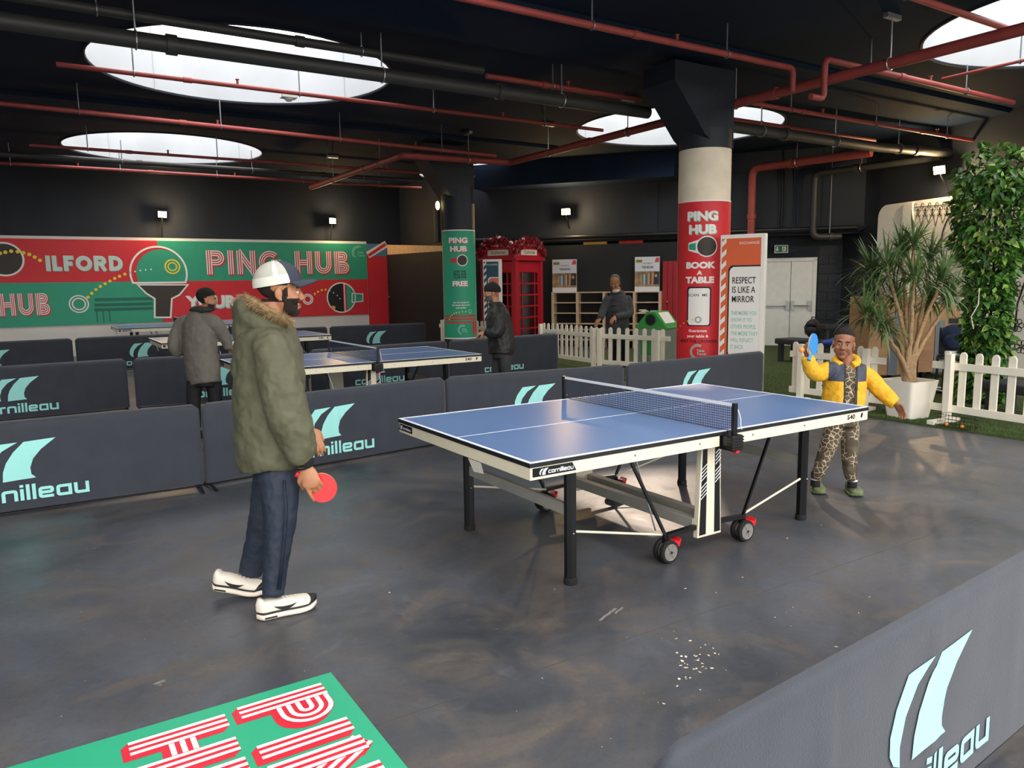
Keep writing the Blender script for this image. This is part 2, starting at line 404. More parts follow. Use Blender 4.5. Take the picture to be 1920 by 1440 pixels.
# joints cast into the upper wall
mb = MB()
a = ob_px(1235, 300); b_ = ob_px(1235, 430); t = ob_t(a)
obox(mb, t-.012, t+.012, -.008, .01, 2.7, 4.4)
obox(mb, ob_t(ob_px(1090, 337)), WL, -.006, .01, ob_px(1200, 336).z-.008, ob_px(1200, 336).z+.008)
struct('wall_joint', mb, mat('joint_dark', '12151a', .8))
# painted blocks of the lower wall beside the doors
blk = thing('block_wall', None, None); blk['kind'] = 'structure'
t0 = ob_t(ob_px(1532, 560, .55)); bl, bh = .44, .215; nb = 0
pm = mat('block_black_paint', '1b222c', .6, var=.25, vscale=2, bump=.3, bscale=40)
for r in range(11):
    k = 0
    x = t0-(bl/2 if r % 2 else 0)
    while x < WL+.3:
        xa, xb = max(x, t0), min(x+bl, WL+.45)
        if xb-xa > .05: obox(MB(), xa+.006, xb-.006, .53+random.uniform(0,.004), .56, r*bh+.006, (r+1)*bh-.006).build('block', pm, blk)
        x += bl
# downstand beams, columns with corbels
struct('ceiling_beam', MB().box((-13, 3.2, HC-.06), (14, 4.5, HC)).box((-13, 9.9, HC-.06), (6.6, 11.1, HC)), CEIL)
struct('ceiling_beam', obox(MB(), 1.0, ob_t(ob_px(1274, 300)), -.9, 0, 3.95, HC), CEIL)
COLR = .347
CP1, CP2 = Vector((4.68, 3.88, 0)), Vector((4.46, 10.55, 0))
CONC = mat('column_dark_paint', '1b222c', .6, var=.2, vscale=3, bump=.25, bscale=14)
BAND = mat('column_cream_paint', 'efe2c8', .6, var=.08, vscale=4, bump=.2, bscale=25)
def column(p, zb0, zb1, corb):
    t = thing('column', None, None, p); t['kind'] = 'structure'
    MB().lathe([(COLR, 0), (COLR, 3.62)], n=48).build('shaft', CONC, t, smooth=True)
    m = MB().lathe([(COLR+.004, zb0), (COLR+.004, zb1)], n=48)
    if zb1 > zb0: m.build('painted_band', BAND, t, smooth=True)
    pr = [(.24, corb), (-.1, corb), (-.30, corb+.14), (-.86, HC-.36), (-.86, HC-.12), (.24, HC-.12)]
    MB().prism(pr, lambda x, y, tt: (x, tt, y), -.28, .30).build('corbel', CONC, t)
    return t
col1 = column(CP1, .02, 3.36, 3.38); col2 = column(CP2, .02, .02, 3.25)
# bolts / holes in the cream band
# ---------------------------------------------------------------- doors
dc = ob_t(ob_px(1437, 560, .5)); dw = ob_t(ob_px(1527, 560, .5))
D = thing('door_1', 'white double fire doors with push bars set in the dark back wall', 'door'); D['kind'] = 'structure'
DW = mat('door_white', 'eceee8', .45, var=.04); STEEL = mat('brushed_steel', 'a9abab', .35, 1)
mid = (dc+dw)/2; dz = ob_px(1480, 486, .5).z
t_l = dc-.55
for (a, b_) in ((t_l, mid-.006), (mid+.006, dw-.05)):
    lf = obox(MB(), a, b_, .49, .535, .03, dz-.05).build('door_leaf', DW, D)
    zb = .98
    pb = MB(); pb.tube([ob(a+.05, .44, zb), ob(b_-.05, .44, zb)], .016, 8)
    for e in (a+.06, b_-.06): obox(pb, e-.03, e+.03, .43, .49, zb-.1, zb+.12)
    pb.build('push_bar', STEEL, lf)
m = MB(); obox(m, dw-.05, dw+.03, .46, .56, 0, dz); obox(m, t_l, dw+.03, .46, .56, dz-.05, dz+.03); obox(m, t_l-.08, t_l, .46, .56, 0, dz)
m.build('door_frame', DW, D)
# ================================================================== TABLE TENNIS TABLES
BLUE = mat('table_blue', '5f7ca8', .32, var=.06, vscale=2, bump=.03, bscale=300)
LINE = mat('line_white', 'e8ebf2', .4); EDGE = mat('edge_black', '15171a', .4)
CREAM = mat('rail_white_enamel', 'e9e0c6', .35, var=.03); ALU = mat('aluminium_grey', 'b4b2a8', .42, .35, var=.06)
BLACKM = mat('leg_black_enamel', '0d0e10', .3); RUB = mat('rubber_black', '121212', .8); RED = mat('brake_red', 'd81a22', .4)
NETM = mat('net_navy', '1e2436', .8); TAPE = mat('net_tape_white', 'e6e6e6', .7); HUB = mat('wheel_grey', '8d8a84', .4, .3)
PAPER = mat('paper', 'e8e4d6', .8)
def make_table(label):
    T = thing('table_tennis_table', label, 'table', group='table tennis tables in the hall')
    L, W, H = 1.37, .7625, .76
    for s in (-1, 1):
        x0, x1 = sorted((s*.004, s*L))
        tp = MB().box((x0, -W, H-.022), (x1, W, H)).build('tabletop', EDGE, T)
        MB().box((x0, -W+.001, H), (x1, W-.001, H+.0015)).build('playing_surface', BLUE, tp)
        ln = MB()
        e = s*(L-.02)
        for a, b in (((x0, -W, H), (x1, -W+.02, H+.003)), ((x0, W-.02, H), (x1, W, H+.003)), ((min(e, s*L), -W, H), (max(e, s*L), W, H+.003)), ((x0, -.0025, H), (x1, .0025, H+.0025))): ln.box(a, b)
        ln.build('line', LINE, tp)
        f = MB(); i0, i1 = sorted((s*.06, s*(L-.004)))
        f.box((i0, -W+.004, H-.085), (i1, -W+.03, H-.022)); f.box((i0, W-.03, H-.085), (i1, W-.004, H-.022)); 
        e0, e1 = sorted((s*(L-.03), s*(L-.004))); f.box((e0, -W+.03, H-.085), (e1, W-.03, H-.022))
        for xx in (.45, .9): f.box((s*xx-.015, -W+.03, H-.07), (s*xx+.015, W-.03, H-.022))
        fr = f.build('apron', CREAM, T, bevel=.002)
        for xx in (.22, .7, 1.15):
            for yy in (-1, 1): MB().cyl((s*xx, yy*(W-.004), H-.05), (s*xx, yy*(W-.001), H-.05), .006, 8).build('screw', STEEL, fr)
        for y in (-1, 1):
            oc = [(.034*math.cos(PI/8+k*PI/4), .034*math.sin(PI/8+k*PI/4)) for k in range(8)]
            lg = MB().prism(oc, lambda x, yy, t: (s*.975+x, y*.555+yy, t), .03, H-.03).build('leg', BLACKM, T)
            MB().lathe([(.036, 0), (.038, .012), (.036, .035), (.03, .04)], (s*.975, y*.555, 0), 16).build('foot', RUB, lg, smooth=True)
            MB().cyl((s*.985-s*.005, y*.555-.033, .29), (s*.975, y*.555-.04, .29), .006, 8).build('bolt', STEEL, lg)
            # wheel assembly
            wx = s*.325; wy = y*.61
            for k in (-1, 1):
                yy = wy+k*.026
                wh = MB().lathe([(.03, -.014), (.062, -.016), (.068, -.009), (.068, .009), (.062, .016), (.03, .014)], (wx, yy, .068), 28, axis='y').build('wheel', RUB, T, smooth=True)
                hb = MB().lathe([(.047, -.0165), (.05, -.018), (.05, .018), (.047, .0165)], (wx, yy, .068), 24, axis='y')
                for q in range(6):
                    a = q*PI/3; hb.bar((wx, yy+k*.0165, .068), (wx+.047*math.cos(a), yy+k*.0165, .068+.047*math.sin(a)), .007, .005, (0, 1, 0))
                hb.cyl((wx, yy-.021, .068), (wx, yy+.021, .068), .012, 12)
                hb.build('hub', HUB, wh)
            fk = MB().box((wx-.02, wy-.01, .06), (wx+.02, wy+.01, .165)); fk.cyl((wx, wy-.05, .068), (wx, wy+.05, .068), .008, 8)
            fk.bar((wx, wy, .155), (s*.09, wy, .165), .03, .026); fk.build('caster_fork', BLACKM, T)
            br = MB().prism([(0, 0), (.05, .035), (.062, .075), (.045, .06), (.02, .068), (-.012, .07), (-.02, .03)], lambda x, z, t: (wx+.028+x*1.0, t, .058+z), wy-.036, wy+.036).build('brake_pedal', RED, T, bevel=.003)
            MB().bar((wx, wy+y*.0, .15), (s*.62, wy-y*.02, H-.06), .016, .016).build('strut', BLACKM, T)
            MB().tube([(wx, wy-y*.012, .158), (s*.955, y*.56, .29)], .007, 8).build('tie_rod', CREAM, T)
            if s < 0: MB().tube([(s*.50, y*.50, H-.05), (s*.36, y*.56, .18)], .005, 6).build('stay', STEEL, T)
        MB().box((s*.975-.012, -.53, .375), (s*.975+.012, .53, .44)).build('crossbar', ALU, T, bevel=.003)
        MB().box((s*.075-.028, -.6, .15), (s*.075+.028, .6, .215)).build('base_beam', ALU, T, bevel=.004)
        MB().box((s*.02-.016, -.6, .152), (s*.02+.016, .6, .16)).build('base_channel', BLACKM, T)
    for y in (-1, 1):
        ya, yb = y*.60, y*.635
        cl = MB().prism([(-.095, .10), (.105, .10), (.085, .70), (-.07, .70)], lambda x, z, t: (x, t, z), ya, yb).build('upright', CREAM, T, bevel=.003)
        yo = y*.637
        bl = MB()
        for (xa, xb, xc, xd) in ((-.082, -.028, -.06, -.026), (.045, .095, .038, .074)):
            bl.prism([(xa, .115), (xb, .115), (xd, .69), (xc, .69)], lambda x, z, t: (x, t, z), yo-y*.001, yo+y*.001)
        pn = bl.build('inset_panel', BLACKM, cl)
        for x0, x1, zz in ((-.078, -.028, .33), (.043, .09, .42)):
            for k in range(9):
                if k == 4: continue
                MB().add([(x0, yo+y*.0015, zz+k*.022), (x1, yo+y*.0015, zz+k*.022+.035), (x1, yo+y*.0015, zz+k*.022+.042), (x0, yo+y*.0015, zz+k*.022+.007)], [(0,1,2,3)]).build('stripe', LINE, cl)
        cm = MB().box((-.035, y*.765-.02, .60), (.045, y*.765+.02, .745)) if 0 else MB()
        cm.box((-.045, min(y*.70, y*.84), .655), (.045, max(y*.70, y*.84), .745))
        cb = cm.build('net_clamp', BLACKM, T, bevel=.008)
        rb = MB()
        for k in range(5): rb.box((-.047, min(y*.80, y*.843), .665+k*.016), (.047, max(y*.80, y*.843), .673+k*.016))
        rb.build('clamp_rib', RUB, cb)
        MB().box((-.006, min(y*.80, y*.835), .64), (.02, max(y*.80, y*.835), .656)).build('release_lever', RED, T, bevel=.003)
        MB().box((-.014, min(y*.80, y*.822), .745), (.014, max(y*.80, y*.822), .926)).build('net_post', BLACKM, T, bevel=.003)
        MB().tube([(.016, y*.82, .89), (.022, y*.835, .84), (.03, y*.832, .79), (.04, y*.83, .775)], .003, 5).build('net_cord', TAPE, T)
    nt_ = MB(); z0, z1, ye = .765, .908, .80
    n = 116
    for k in range(n+1):
        yy = -ye+2*ye*k/n; nt_.box((-.0011, yy-.0011, z0), (.0011, yy+.0011, z1))
    for k in range(11):
        zz = z0+(z1-z0)*k/10; nt_.box((-.0011, -ye, zz-.0011), (.0011, ye, zz+.0011))
    net = nt_.build('net', NETM, T, fixn=False)
    MB().box((-.003, -ye, .905), (.003, ye, .922)).build('net_tape', TAPE, net)
    # plates and writing
    pl = MB().prism([(-1.352, .69), (-1.09, .69), (-1.115, .733), (-1.352, .733)], lambda x, z, t: (x, t, z), -W+.0005, -W+.0045).build('name_plate', BLACKM, T)
    k = .0165; fr = lambda x, z: (-1.262+x*k*.98, -W-.001, .699+z*k)
    tx, _ = tech('cornilleau', fr); 
    for sp in (SAIL_L, SAIL_R): tx.flat([(x*.036-1.315, z*.036) for x, z in sp], lambda x, z: (x, -W-.001, .695+z))
    tx.build('lettering', LINE, pl)
    pl2 = MB().prism([(.755, .692), (.56, .692), (.56, .732), (.735, .732)], lambda y, z, t: (t, y, z), -L-.0005, -L+.0045).build('name_plate', BLACKM, T)
    k2 = .0125; tx, _ = tech('cornilleau', lambda x, z: (-L-.001, .69-x*k2, .702+z*k2))
    for sp in (SAIL_L, SAIL_R): tx.flat([(x*.03, z*.03) for x, z in sp], lambda x, z: (-L-.001, .735-x, .698+z))
    tx.build('lettering', LINE, pl2)
    nb = MB(); put_text(nb, '540', .042, lambda x, z: (1.14+x, -W-.001+.004, .697+z), bold=.03, align='LEFT', sx=1.35)
    nb.build('number', EDGE, T); nb = MB()
    nb.prism([(1.285, .697), (1.305, .697), (1.312, .727), (1.292, .727)], lambda x, z, t: (x, t, z), -W+.0028, -W+.0035).build('emblem', EDGE, T)
    MB().add([(-L-.002, -.30, .675), (-L-.002, -.16, .675), (-L+.02, -.18, .60), (-L+.02, -.29, .61)], [(0, 1, 2, 3)]).build('hang_tag', PAPER, T)
    return T
tb = make_table('blue table tennis table between the man in a green parka and the boy in yellow')
for (x, y, lab) in [(-.06, 5.03, 'blue table tennis table between the grey coat man and the black beanie man'),
                    (-.22, 9.97, 'blue table tennis table behind the second row of barriers, half hidden by the grey coat'),
                    (-.33, 15.35, 'blue table tennis table standing closest to the red and green wall banner')]:
    t = copy_tree(tb); t.location = (x, y, 0); t['label'] = lab

# ================================================================== BARRIERS
FAB = mat('barrier_navy_fabric', '2e333d', .75, var=.12, vscale=5, bump=.25, bscale=180, sheen=.2)
MINT = mat('barrier_mint_print', '9fe6e0', .7); TUBEB = mat('barrier_tube', '1a1c20', .5, .3)
def barrier(a, b, label, lo=.47, seed=0, round_l=1, round_r=1, h=.70):
    a, b = Vector((a[0], a[1], 0)), Vector((b[0], b[1], 0)); L = (b-a).length-.02; ang = math.atan2(b.y-a.y, b.x-a.x)
    T = thing('barrier', label, 'barrier', a+(b-a).normalized()*.01, ang, 'navy barriers around the courts')
    NX, NZ = 60, 16; rc = .05
    def surf(x, z, side):
        n = noise.noise(Vector((x*2.2+seed*9.1, z*1.5, seed)))*.011+noise.noise(Vector((x*6+seed*3.3, z*3, 4+seed)))*.004
        for fx in (L*.25, L*.5, L*.755): n -= .007*math.exp(-((x-fx)/.010)**2)*(z > .08)
        s = (1-(z/h)**6)*(.6+.4*math.sin(PI*min(1, z/h)))
        return side*.016+n*s
    vs = []; fs = []
    for side in (-1, 1):
        o = len(vs)
        for i in range(NX+1):
            x = L*i/NX
            for j in range(NZ+1):
                z = .045+(h-.045)*j/NZ
                xx = x
                if z > h-rc:
                    q = rc-math.sqrt(max(0, rc*rc-(z-(h-rc))**2)); xx = min(max(x, q), L-q)
                vs.append((xx, surf(x, z, side)*(1 if j < NZ else 0), z))
        for i in range(NX):
            for j in range(NZ):
                k = o+i*(NZ+1)+j; q = (k, k+NZ+1, k+NZ+2, k+1); fs.append(q if side < 0 else q[::-1])
    m = MB(); m.add(vs, fs); N1 = (NX+1)*(NZ+1)
    for i in (0, NX):
        for j in range(NZ): k = i*(NZ+1)+j; m.add([vs[k], vs[k+1], vs[k+1+N1], vs[k+N1]], [(0, 1, 2, 3)])
    cl = m.build('cover', FAB, T, smooth='all', fixn=True)
    fr = MB(); fr.tube([(0.02, 0, .03), (.02, 0, h-.05)], .008, 6); fr.tube([(L-.02, 0, .03), (L-.02, 0, h-.05)], .008, 6); fr.tube([(0.02, 0, .03), (L-.02, 0, .03)], .008, 6)
    fr.build('frame', TUBEB, T)
    for x in (.03, L-.03):
        MB().tube([(x, -.17, .008), (x, -.13, .014), (x, 0, .03), (x, .13, .014), (x, .17, .008)], .011, 8).build('foot', TUBEB, T, smooth=True)
    sc = .32
    for side in (-1, 1):
        fl = (lambda x: x) if side < 0 else (lambda x: L-x)
        c = L*lo
        def fr3(x, z): xx = fl(x); return (xx, surf(xx, z, side)+side*.005, z)
        lg = MB()
        for sp in (SAIL_L, SAIL_R):
            q = []
            for i in range(len(sp)):
                p0, p1 = Vector(sp[i]), Vector(sp[(i+1) % len(sp)])
                for k in range(3): q.append(p0.lerp(p1, k/3))
            lg.flat([((p.x-.76)*sc+c, .262+p.y*sc) for p in q], fr3, .06)
        lg.build('sail_logo', MINT, cl, fixn=False)
        k = .089; w = 8.6
        tx, w = tech('cornilleau', lambda x, z: fr3(c+(x-4.64)*k, .112+z*k*.95)); tx.build('lettering', MINT, cl, fixn=False)
    return T
rowA = [(-4.58, 2.72), (-2.23, 2.69), (.13, 2.99), (2.24, 2.72)]
names = ['beside the worn floor at the edge of the hall', 'right behind the man in the green parka', 'behind the net of the table with the red racket player']
A_lab = ['navy barrier of the first row with mint sails, adjoining the one behind the parka man', 'navy barrier with mint sails directly behind the man in the green parka',
         'navy barrier behind the near table, between the parka man and the end panel', 'navy barrier under the red column poster, at the picket fence end of the first row']
pa = [((-4.58, 2.72), (-2.23, 2.69)), ((-2.23, 2.69), (.13, 2.99)), ((.13, 2.99), (2.24, 2.72)), ((2.29, 2.74), (4.66, 2.79))]
for i, (a, b) in enumerate(pa): barrier(a, b, A_lab[i], seed=i+1)
B_lab = ['navy barrier of the second row, left of the man in the grey coat', 'navy barrier of the second row, behind the legs of the man in the grey coat',
         'navy barrier of the second row, behind the net of the second table', 'navy barrier of the second row, behind the man in the black beanie']
pb = [((-4.62, 7.36), (-2.26, 7.5)), ((-2.2, 7.47), (.06, 7.12)), ((.08, 7.12), (2.42, 7.3)), ((2.46, 7.3), (4.8, 7.5))]
for i, (a, b) in enumerate(pb): barrier(a, b, B_lab[i], seed=i+11)
C_lab = ['navy barrier of the rear row, beneath the HUB lettering of the wall banner', 'navy barrier of the rear row, beneath the large green racket of the banner',
         'navy barrier of the rear row, beneath the PING HUB lettering of the banner', 'navy barrier of the rear row, beside the red doorway panel']
pc_ = [((-4.98, 12.7), (-2.63, 12.85)), ((-2.6, 12.87), (-.13, 12.93)), ((-.1, 12.93), (2.36, 12.95)), ((2.4, 12.95), (4.69, 12.7))]
for i, (a, b) in enumerate(pc_): barrier(a, b, C_lab[i], seed=i+21)
barrier((-2.37, -2.69), (-.04, -2.52), 'navy barrier in front of the floor mat corner, standing apart from the rows', seed=31, lo=.49)
# ================================================================== WALL BANNER
RB, GB = mat('banner_red', 'd5262f', .55, var=.03), mat('banner_green', '2b9f7b', .55, var=.03)
PW, DKB, YEL = mat('print_white', 'f0ede6', .6), mat('print_dark_brown', '3a332d', .6), mat('print_yellow', 'f0d93c', .6)
DGR, PBK, MGR = mat('print_dark_green', '1f6a56', .6), mat('print_black', '111214', .6), mat('print_mint', '8fd8c4', .6)
HOARD = mat('hoarding_white', 'dedbd2', .6, var=.05, vscale=1)
YB = 17.44
def bq(u, v): p = gy(u, v, YB); return (p.x, p.z)
def bf(l): return lambda x, z: (x, YB-.004-.003*l, z)
def circ(cx, cz, r, n=28): return [(cx+r*math.cos(2*PI*k/n), cz+r*math.sin(2*PI*k/n)) for k in range(n)]
def ringmesh(mb, cx, cz, r, w, fr, n=28): ribbon(mb, circ(cx, cz, r, n), 0, w, fr, True)
zt, zm, zb = bq(345, 452)[1], bq(345, 527)[1], bq(345, 602)[1]
xl, xs, xr = -7.6, bq(298, 500)[0], bq(688, 500)[0]
tag(MB().box((-9, YB+.03, 0), (xr+.02, YB+.12, zt+.07)).build('hoarding', HOARD), 'long white hoarding carrying the red and green wall banner', 'hoarding')
BN = thing('banner', 'wide red and green PING HUB ILFORD banner on the white hoarding', 'banner', (0, YB, 0))
BN.location = (0, 0, 0)
pan = MB()
for (a, b_, c_, d_, m_) in ((xl, xs, zm, zt, RB), (xl, xs, zb, zm, GB), (xs, xr, zm, zt, GB), (xs, xr, zb, zm, RB)):
    MB().box((a, YB, c_), (b_, YB+.03, d_)).build('banner_panel', m_, BN)
w = MB()
# left racket
cx, cz = bq(8, 486); r = bq(44, 486)[0]-cx
MB().flat(circ(cx, cz, r), bf(1)).build('racket_print', DKB, BN, fixn=False)
ringmesh(w, cx, cz, r, .04, bf(2))
def dots(pts, r, m_, l=3):
    q = MB()
    for (u, v) in pts: x, z = bq(u, v); q.flat(circ(x, z, r, 10), bf(l))
    q.build('dot_trail', m_, BN, fixn=False)['kind'] = 'stuff'
dots([(0,475),(10,473),(21,471),(33,472),(44,474),(55,477),(65,482),(75,488)], .042, YEL)
dots([(165,557),(172,550),(180,543),(188,537),(197,532),(206,527),(215,522),(224,518),(234,514)], .038, YEL)
dots([(243,511),(253,509),(263,507),(273,506),(283,505)], .02, PW, 4)
dots([(590,551),(596,547),(603,544),(610,543)], .03, YEL); dots([(618,545),(625,549),(632,554),(637,560)], .018, PW, 4)
def strip_txt(text, u0, u1, v0, v1, back, name):
    x0, z0 = bq(u0, v0); x1, z1 = bq(u1, v1); H = z0-z1 if z0 > z1 else z1-z0; zb_ = min(z0, z1)
    _, _, wd = stripes(text, lambda a, b, l: (a, 0, b), 1.0)
    k = (x1-x0)/wd
    xo = 0
    for wd_ in text.split(' '):
        W_, S_, wl_ = stripes(wd_, lambda a, b, l: (x0+(xo+a)*k, YB-.007-.003*l, zb_+b*H), 1.0); xo += wl_+.14+.35+.14
        S_.build(name+'_shadow', back, BN, fixn=False); W_.build(name, PW, BN, fixn=False)
strip_txt('ILFORD', 84, 230, 479, 507, MGR, 'lettering')
strip_txt('PING HUB', -154, 96, 553.5, 590, RB, 'lettering')
strip_txt('PING HUB', 385, 656, 469, 513, RB, 'lettering')
x0, z0 = bq(352, 577)
for (m_, d, l) in ((MGR, .03, 1), (PW, 0, 2)):
    q = MB(); put_text(q, 'YOUR', cap('Y', bq(352, 549)[1]-z0), bf(l), (x0+d, z0-d), bold=.05, align='LEFT', sx=1.05); q.build('lettering', m_, BN, fixn=False)
# big racket
cx, cz = bq(298, 512); r = bq(350, 512)[0]-cx; zc = bq(298, 530)[1]
def dome(R, cut, n=40):
    a0 = math.asin((cut-cz)/R); return [(cx+R*math.cos(a0+(PI-2*a0)*k/n), cz+R*math.sin(a0+(PI-2*a0)*k/n)) for k in range(n+1)]
MB().flat(dome(r*.98, zc), bf(1)).build('racket_shade', RB, BN, fixn=False)
MB().flat([(x+.07, z) for x, z in dome(r*.90, zc)], bf(2)).build('racket_face', GB, BN, fixn=False)
ribbon(w, dome(r, zc), 0, .045, bf(4), True)
hd = [bq(*p) for p in ((258,534),(352,534),(336,553),(322,560),(320,595),(290,595),(290,560),(274,550))]
MB().flat(hd, bf(3)).build('racket_handle', DKB, BN, fixn=False); ribbon(w, hd, 0, .04, bf(4), True)
yr = MB(); cx2, cz2 = bq(323, 500); ringmesh(yr, cx2, cz2, .17, .035, bf(5)); ringmesh(yr, cx2, cz2, .10, .03, bf(5)); yr.build('yellow_ring', YEL, BN, fixn=False)
for (u, v, R) in ((148, 570, .20), (577, 561, .14)):
    x, z = bq(u, v); ringmesh(w, x, z, R, .03, bf(2)); ringmesh(w, x, z, R*.68, .03, bf(2))
sg = MB()
for v in (562, 572, 581):
    a = bq(177, v); c = bq(286, v); sg.add([(a[0], YB-.006, a[1]-.035), (c[0], YB-.006, a[1]-.035), (c[0], YB-.006, a[1]+.035), (a[0], YB-.006, a[1]+.035)], [(0,1,2,3)])
for u in (180, 192, 204):
    a = bq(u, 583); c = bq(u+4, 604); sg.add([(a[0], YB-.0065, c[1]), (c[0], YB-.0065, c[1]), (c[0], YB-.0065, a[1]), (a[0], YB-.0065, a[1])], [(0,1,2,3)])
sg.build('green_stripes', DGR, BN, fixn=False)
# racket lying sideways
cx3, cz3 = bq(640, 558); R3 = bq(666, 558)[0]-cx3; xk = bq(646, 558)[0]
Lh = [p for p in circ(cx3, cz3, R3, 48) if p[0] <= xk]; Rh = [p for p in circ(cx3, cz3, R3, 48) if p[0] >= xk+.03]
Lh.sort(key=lambda p: math.atan2(p[1]-cz3, -(p[0]-cx3)-0)); Rh.sort(key=lambda p: math.atan2(p[1]-cz3, p[0]-cx3))
MB().flat(Lh, bf(1)).build('racket_face', PBK, BN, fixn=False); MB().flat(Rh, bf(1)).build('racket_half', GB, BN, fixn=False)
hp = [bq(*p) for p in ((660,550),(680,551),(680,565),(660,567))]; MB().flat(hp, bf(2)).build('racket_handle', GB, BN, fixn=False)
ribbon(w, circ(cx3, cz3, R3, 40), 0, .035, bf(3), True); ribbon(w, hp, 0, .03, bf(3), True)
ribbon(w, [(xk, cz3-R3*.95), (xk, cz3+R3*.95)], 0, .03, bf(3)); q = bq(625, 577); MB().flat(circ(q[0], q[1], .06, 14), bf(4)).build('ball_print', mat('print_orange', 'f0a050', .6), BN, fixn=False)
w.build('white_outline', PW, BN, fixn=False)['kind'] = 'stuff'
lg = MB(); x, z = bq(672, 474)
for R, a0 in ((.19, 60), (.15, 80)): ribbon(lg, [(x+R*math.cos(math.radians(a0+k*10)), z+R*math.sin(math.radians(a0+k*10))) for k in range(17)], 0, .022, bf(2))
put_text(lg, 'Table\nTennis', .09, bf(2), (x-.04, z-.02), bold=.02, align='LEFT'); lg.build('federation_logo', MGR, BN, fixn=False)
# end panels next to the banner
xe = gy(727, 540, YB).x
RP = tag(MB().box((xr+.03, YB-.02, 0), (xe, YB+.10, gy(700, 481, YB).z)).build('red_doorway_panel', RB), 'red doorway panel between the banner and the black partition', 'panel')
UJ = thing('flag_panel', 'blue, white and red flag panel above the red doorway panel', 'panel')
za, zz = gy(700, 480.5, YB).z, gy(700, 457, YB).z
MB().box((xr+.03, YB-.02, za), (xe, YB+.08, zz)).build('blue_board', mat('flag_blue', '4f7f9c', .6), UJ)
q = MB(); ribbon(q, [(xr+.03, za+.03), (xe, zz)], 0, .2, lambda x, z: (x, YB-.024, z)); ribbon(q, [(xe-.24, zz), (xe-.24, za)], 0, .0, lambda x, z: (x, YB-.023, z)); q.build('white_diagonal', PW, UJ, fixn=False)
q = MB(); ribbon(q, [(xr+.05, za+.02), (xe-.03, zz-.01)], 0, .085, lambda x, z: (x, YB-.027, z)); q.build('red_diagonal', RB, UJ, fixn=False)
# black partition running from the flag panel towards the green column
PT = thing('partition', 'black partition with a pale timber top between the red panel and green column poster', 'partition')
pA, pB = Vector((xe, YB, 0)), Vector((6.22, 14.3, 0))
zA = gy(727, 478, YB).z
MB().add([(pA.x, pA.y, 0), (pB.x, pB.y, 0), (pB.x+.1, pB.y, 0), (pA.x+.1, pA.y, 0), (pA.x, pA.y, zA), (pB.x, pB.y, zA), (pB.x+.1, pB.y, zA), (pA.x+.1, pA.y, zA)], [(0,1,5,4),(1,2,6,5),(2,3,7,6),(3,0,4,7),(4,5,6,7)]).build('board', mat('partition_black', '14171b', .7, var=.2, vscale=2), PT)
zB2 = gy(727, 459, YB).z
MB().add([(pA.x+.02, pA.y, zA), (pB.x+.02, pB.y, zA), (pB.x+.1, pB.y, zA), (pA.x+.1, pA.y, zA), (pA.x+.02, pA.y, zB2), (pB.x+.02, pB.y, zA+.12), (pB.x+.1, pB.y, zA+.12), (pA.x+.1, pA.y, zB2)], [(0,1,5,4),(1,2,6,5),(2,3,7,6),(3,0,4,7),(4,5,6,7)]).build('top_board', mat('timber_pale', 'd8b48c', .7, var=.1), PT)
MB().tube([(xe+.02, YB-.1, 1.25), (xe-.06, YB-.14, 1.25), (xe-.06, YB-.26, 1.25)], .02, 8).build('door_handle', STEEL, PT)

# ================================================================== COLUMN POSTERS
def poster(CP, half, z0, z1, skew, base, border, label):
    T = thing('column_poster', label, 'poster', CP); R = COLR+.012
    view = math.atan2(CAM.y-CP.y, CAM.x-CP.x)+skew
    def fr(l): return lambda s, z: ((R+.0025*l)*math.cos(view+s/R), (R+.0025*l)*math.sin(view+s/R), z)
    def wrap(s0, s1, za, zb_, l, nm, m_):
        q = MB(); n = max(2, int(abs(s1-s0)/.03)); f = fr(l)
        vs = [f(s0+(s1-s0)*i/n, z) for i in range(n+1) for z in (za, zb_)]
        q.add(vs, [(2*i, 2*i+2, 2*i+3, 2*i+1) for i in range(n)]); return q.build(nm, m_, T, smooth='all', fixn=False)
    wrap(-half, half, z0, z1, 0, 'backing', border); wrap(-half+.02, half-.02, z0+.03, z1-.02, 1, 'print', base)
    return T, fr, wrap
def zc(u, v, CP): return gd(u, v, depth(CP)-.3).z
# --- red poster
z0, z1 = .30, zc(1318, 380, CP1)
T, fr, wrap = poster(CP1, .50, z0, z1, .06, RB, PW, 'red PING HUB book a table poster wrapped around the cream column')
Z = lambda v: zc(1318, v, CP1)
K = (depth(CP1)-.33)/FPX                                          # metres per photo pixel there
S = lambda u: max(-.48, min(.48, math.asin(max(-1, min(1, (u-1318)*K/COLR)))*COLR))-.02
def word(t_, u, v, px_, m_, l=3, bold=.02, sx=1.0, d=0, nm='lettering', align='CENTER'):
    q = MB(); put_text(q, t_, cap('', px_*K), fr(l), (S(u)+d, Z(v)-d), bold=bold, sx=sx, align=align); q.build(nm, m_, T, fixn=False)
for (t_, v) in (('PING', 416), ('HUB', 440)): word(t_, 1315, v, 20, MGR, 2, .045, 1.15, .012, 'lettering_shadow'); word(t_, 1315, v, 20, PW, 3, .045, 1.15)
for (t_, v, k) in (('BOOK', 503, 14), ('A', 515, 9), ('TABLE', 530, 14)): word(t_, 1312, v, k, PW, 3, .06, 1.2)
for (t_, v, k) in (('Guarantee', 621, 6.5), ('your table &', 631, 6.5)): word(t_, 1310, v, k, PW, 3, .02, 1.1)
q = MB(); put_text(q, 'BEAT THE CROWDS!', cap('', 7*K), fr(3), (S(1311), Z(641)), bold=.02); q.build('lettering', PBK, T, fixn=False); word('SCAN', 1302, 555, 6.5, PBK, 5, .004, 1.1); word('ME', 1322, 555, 6.5, PBK, 5, .004, 1.1)
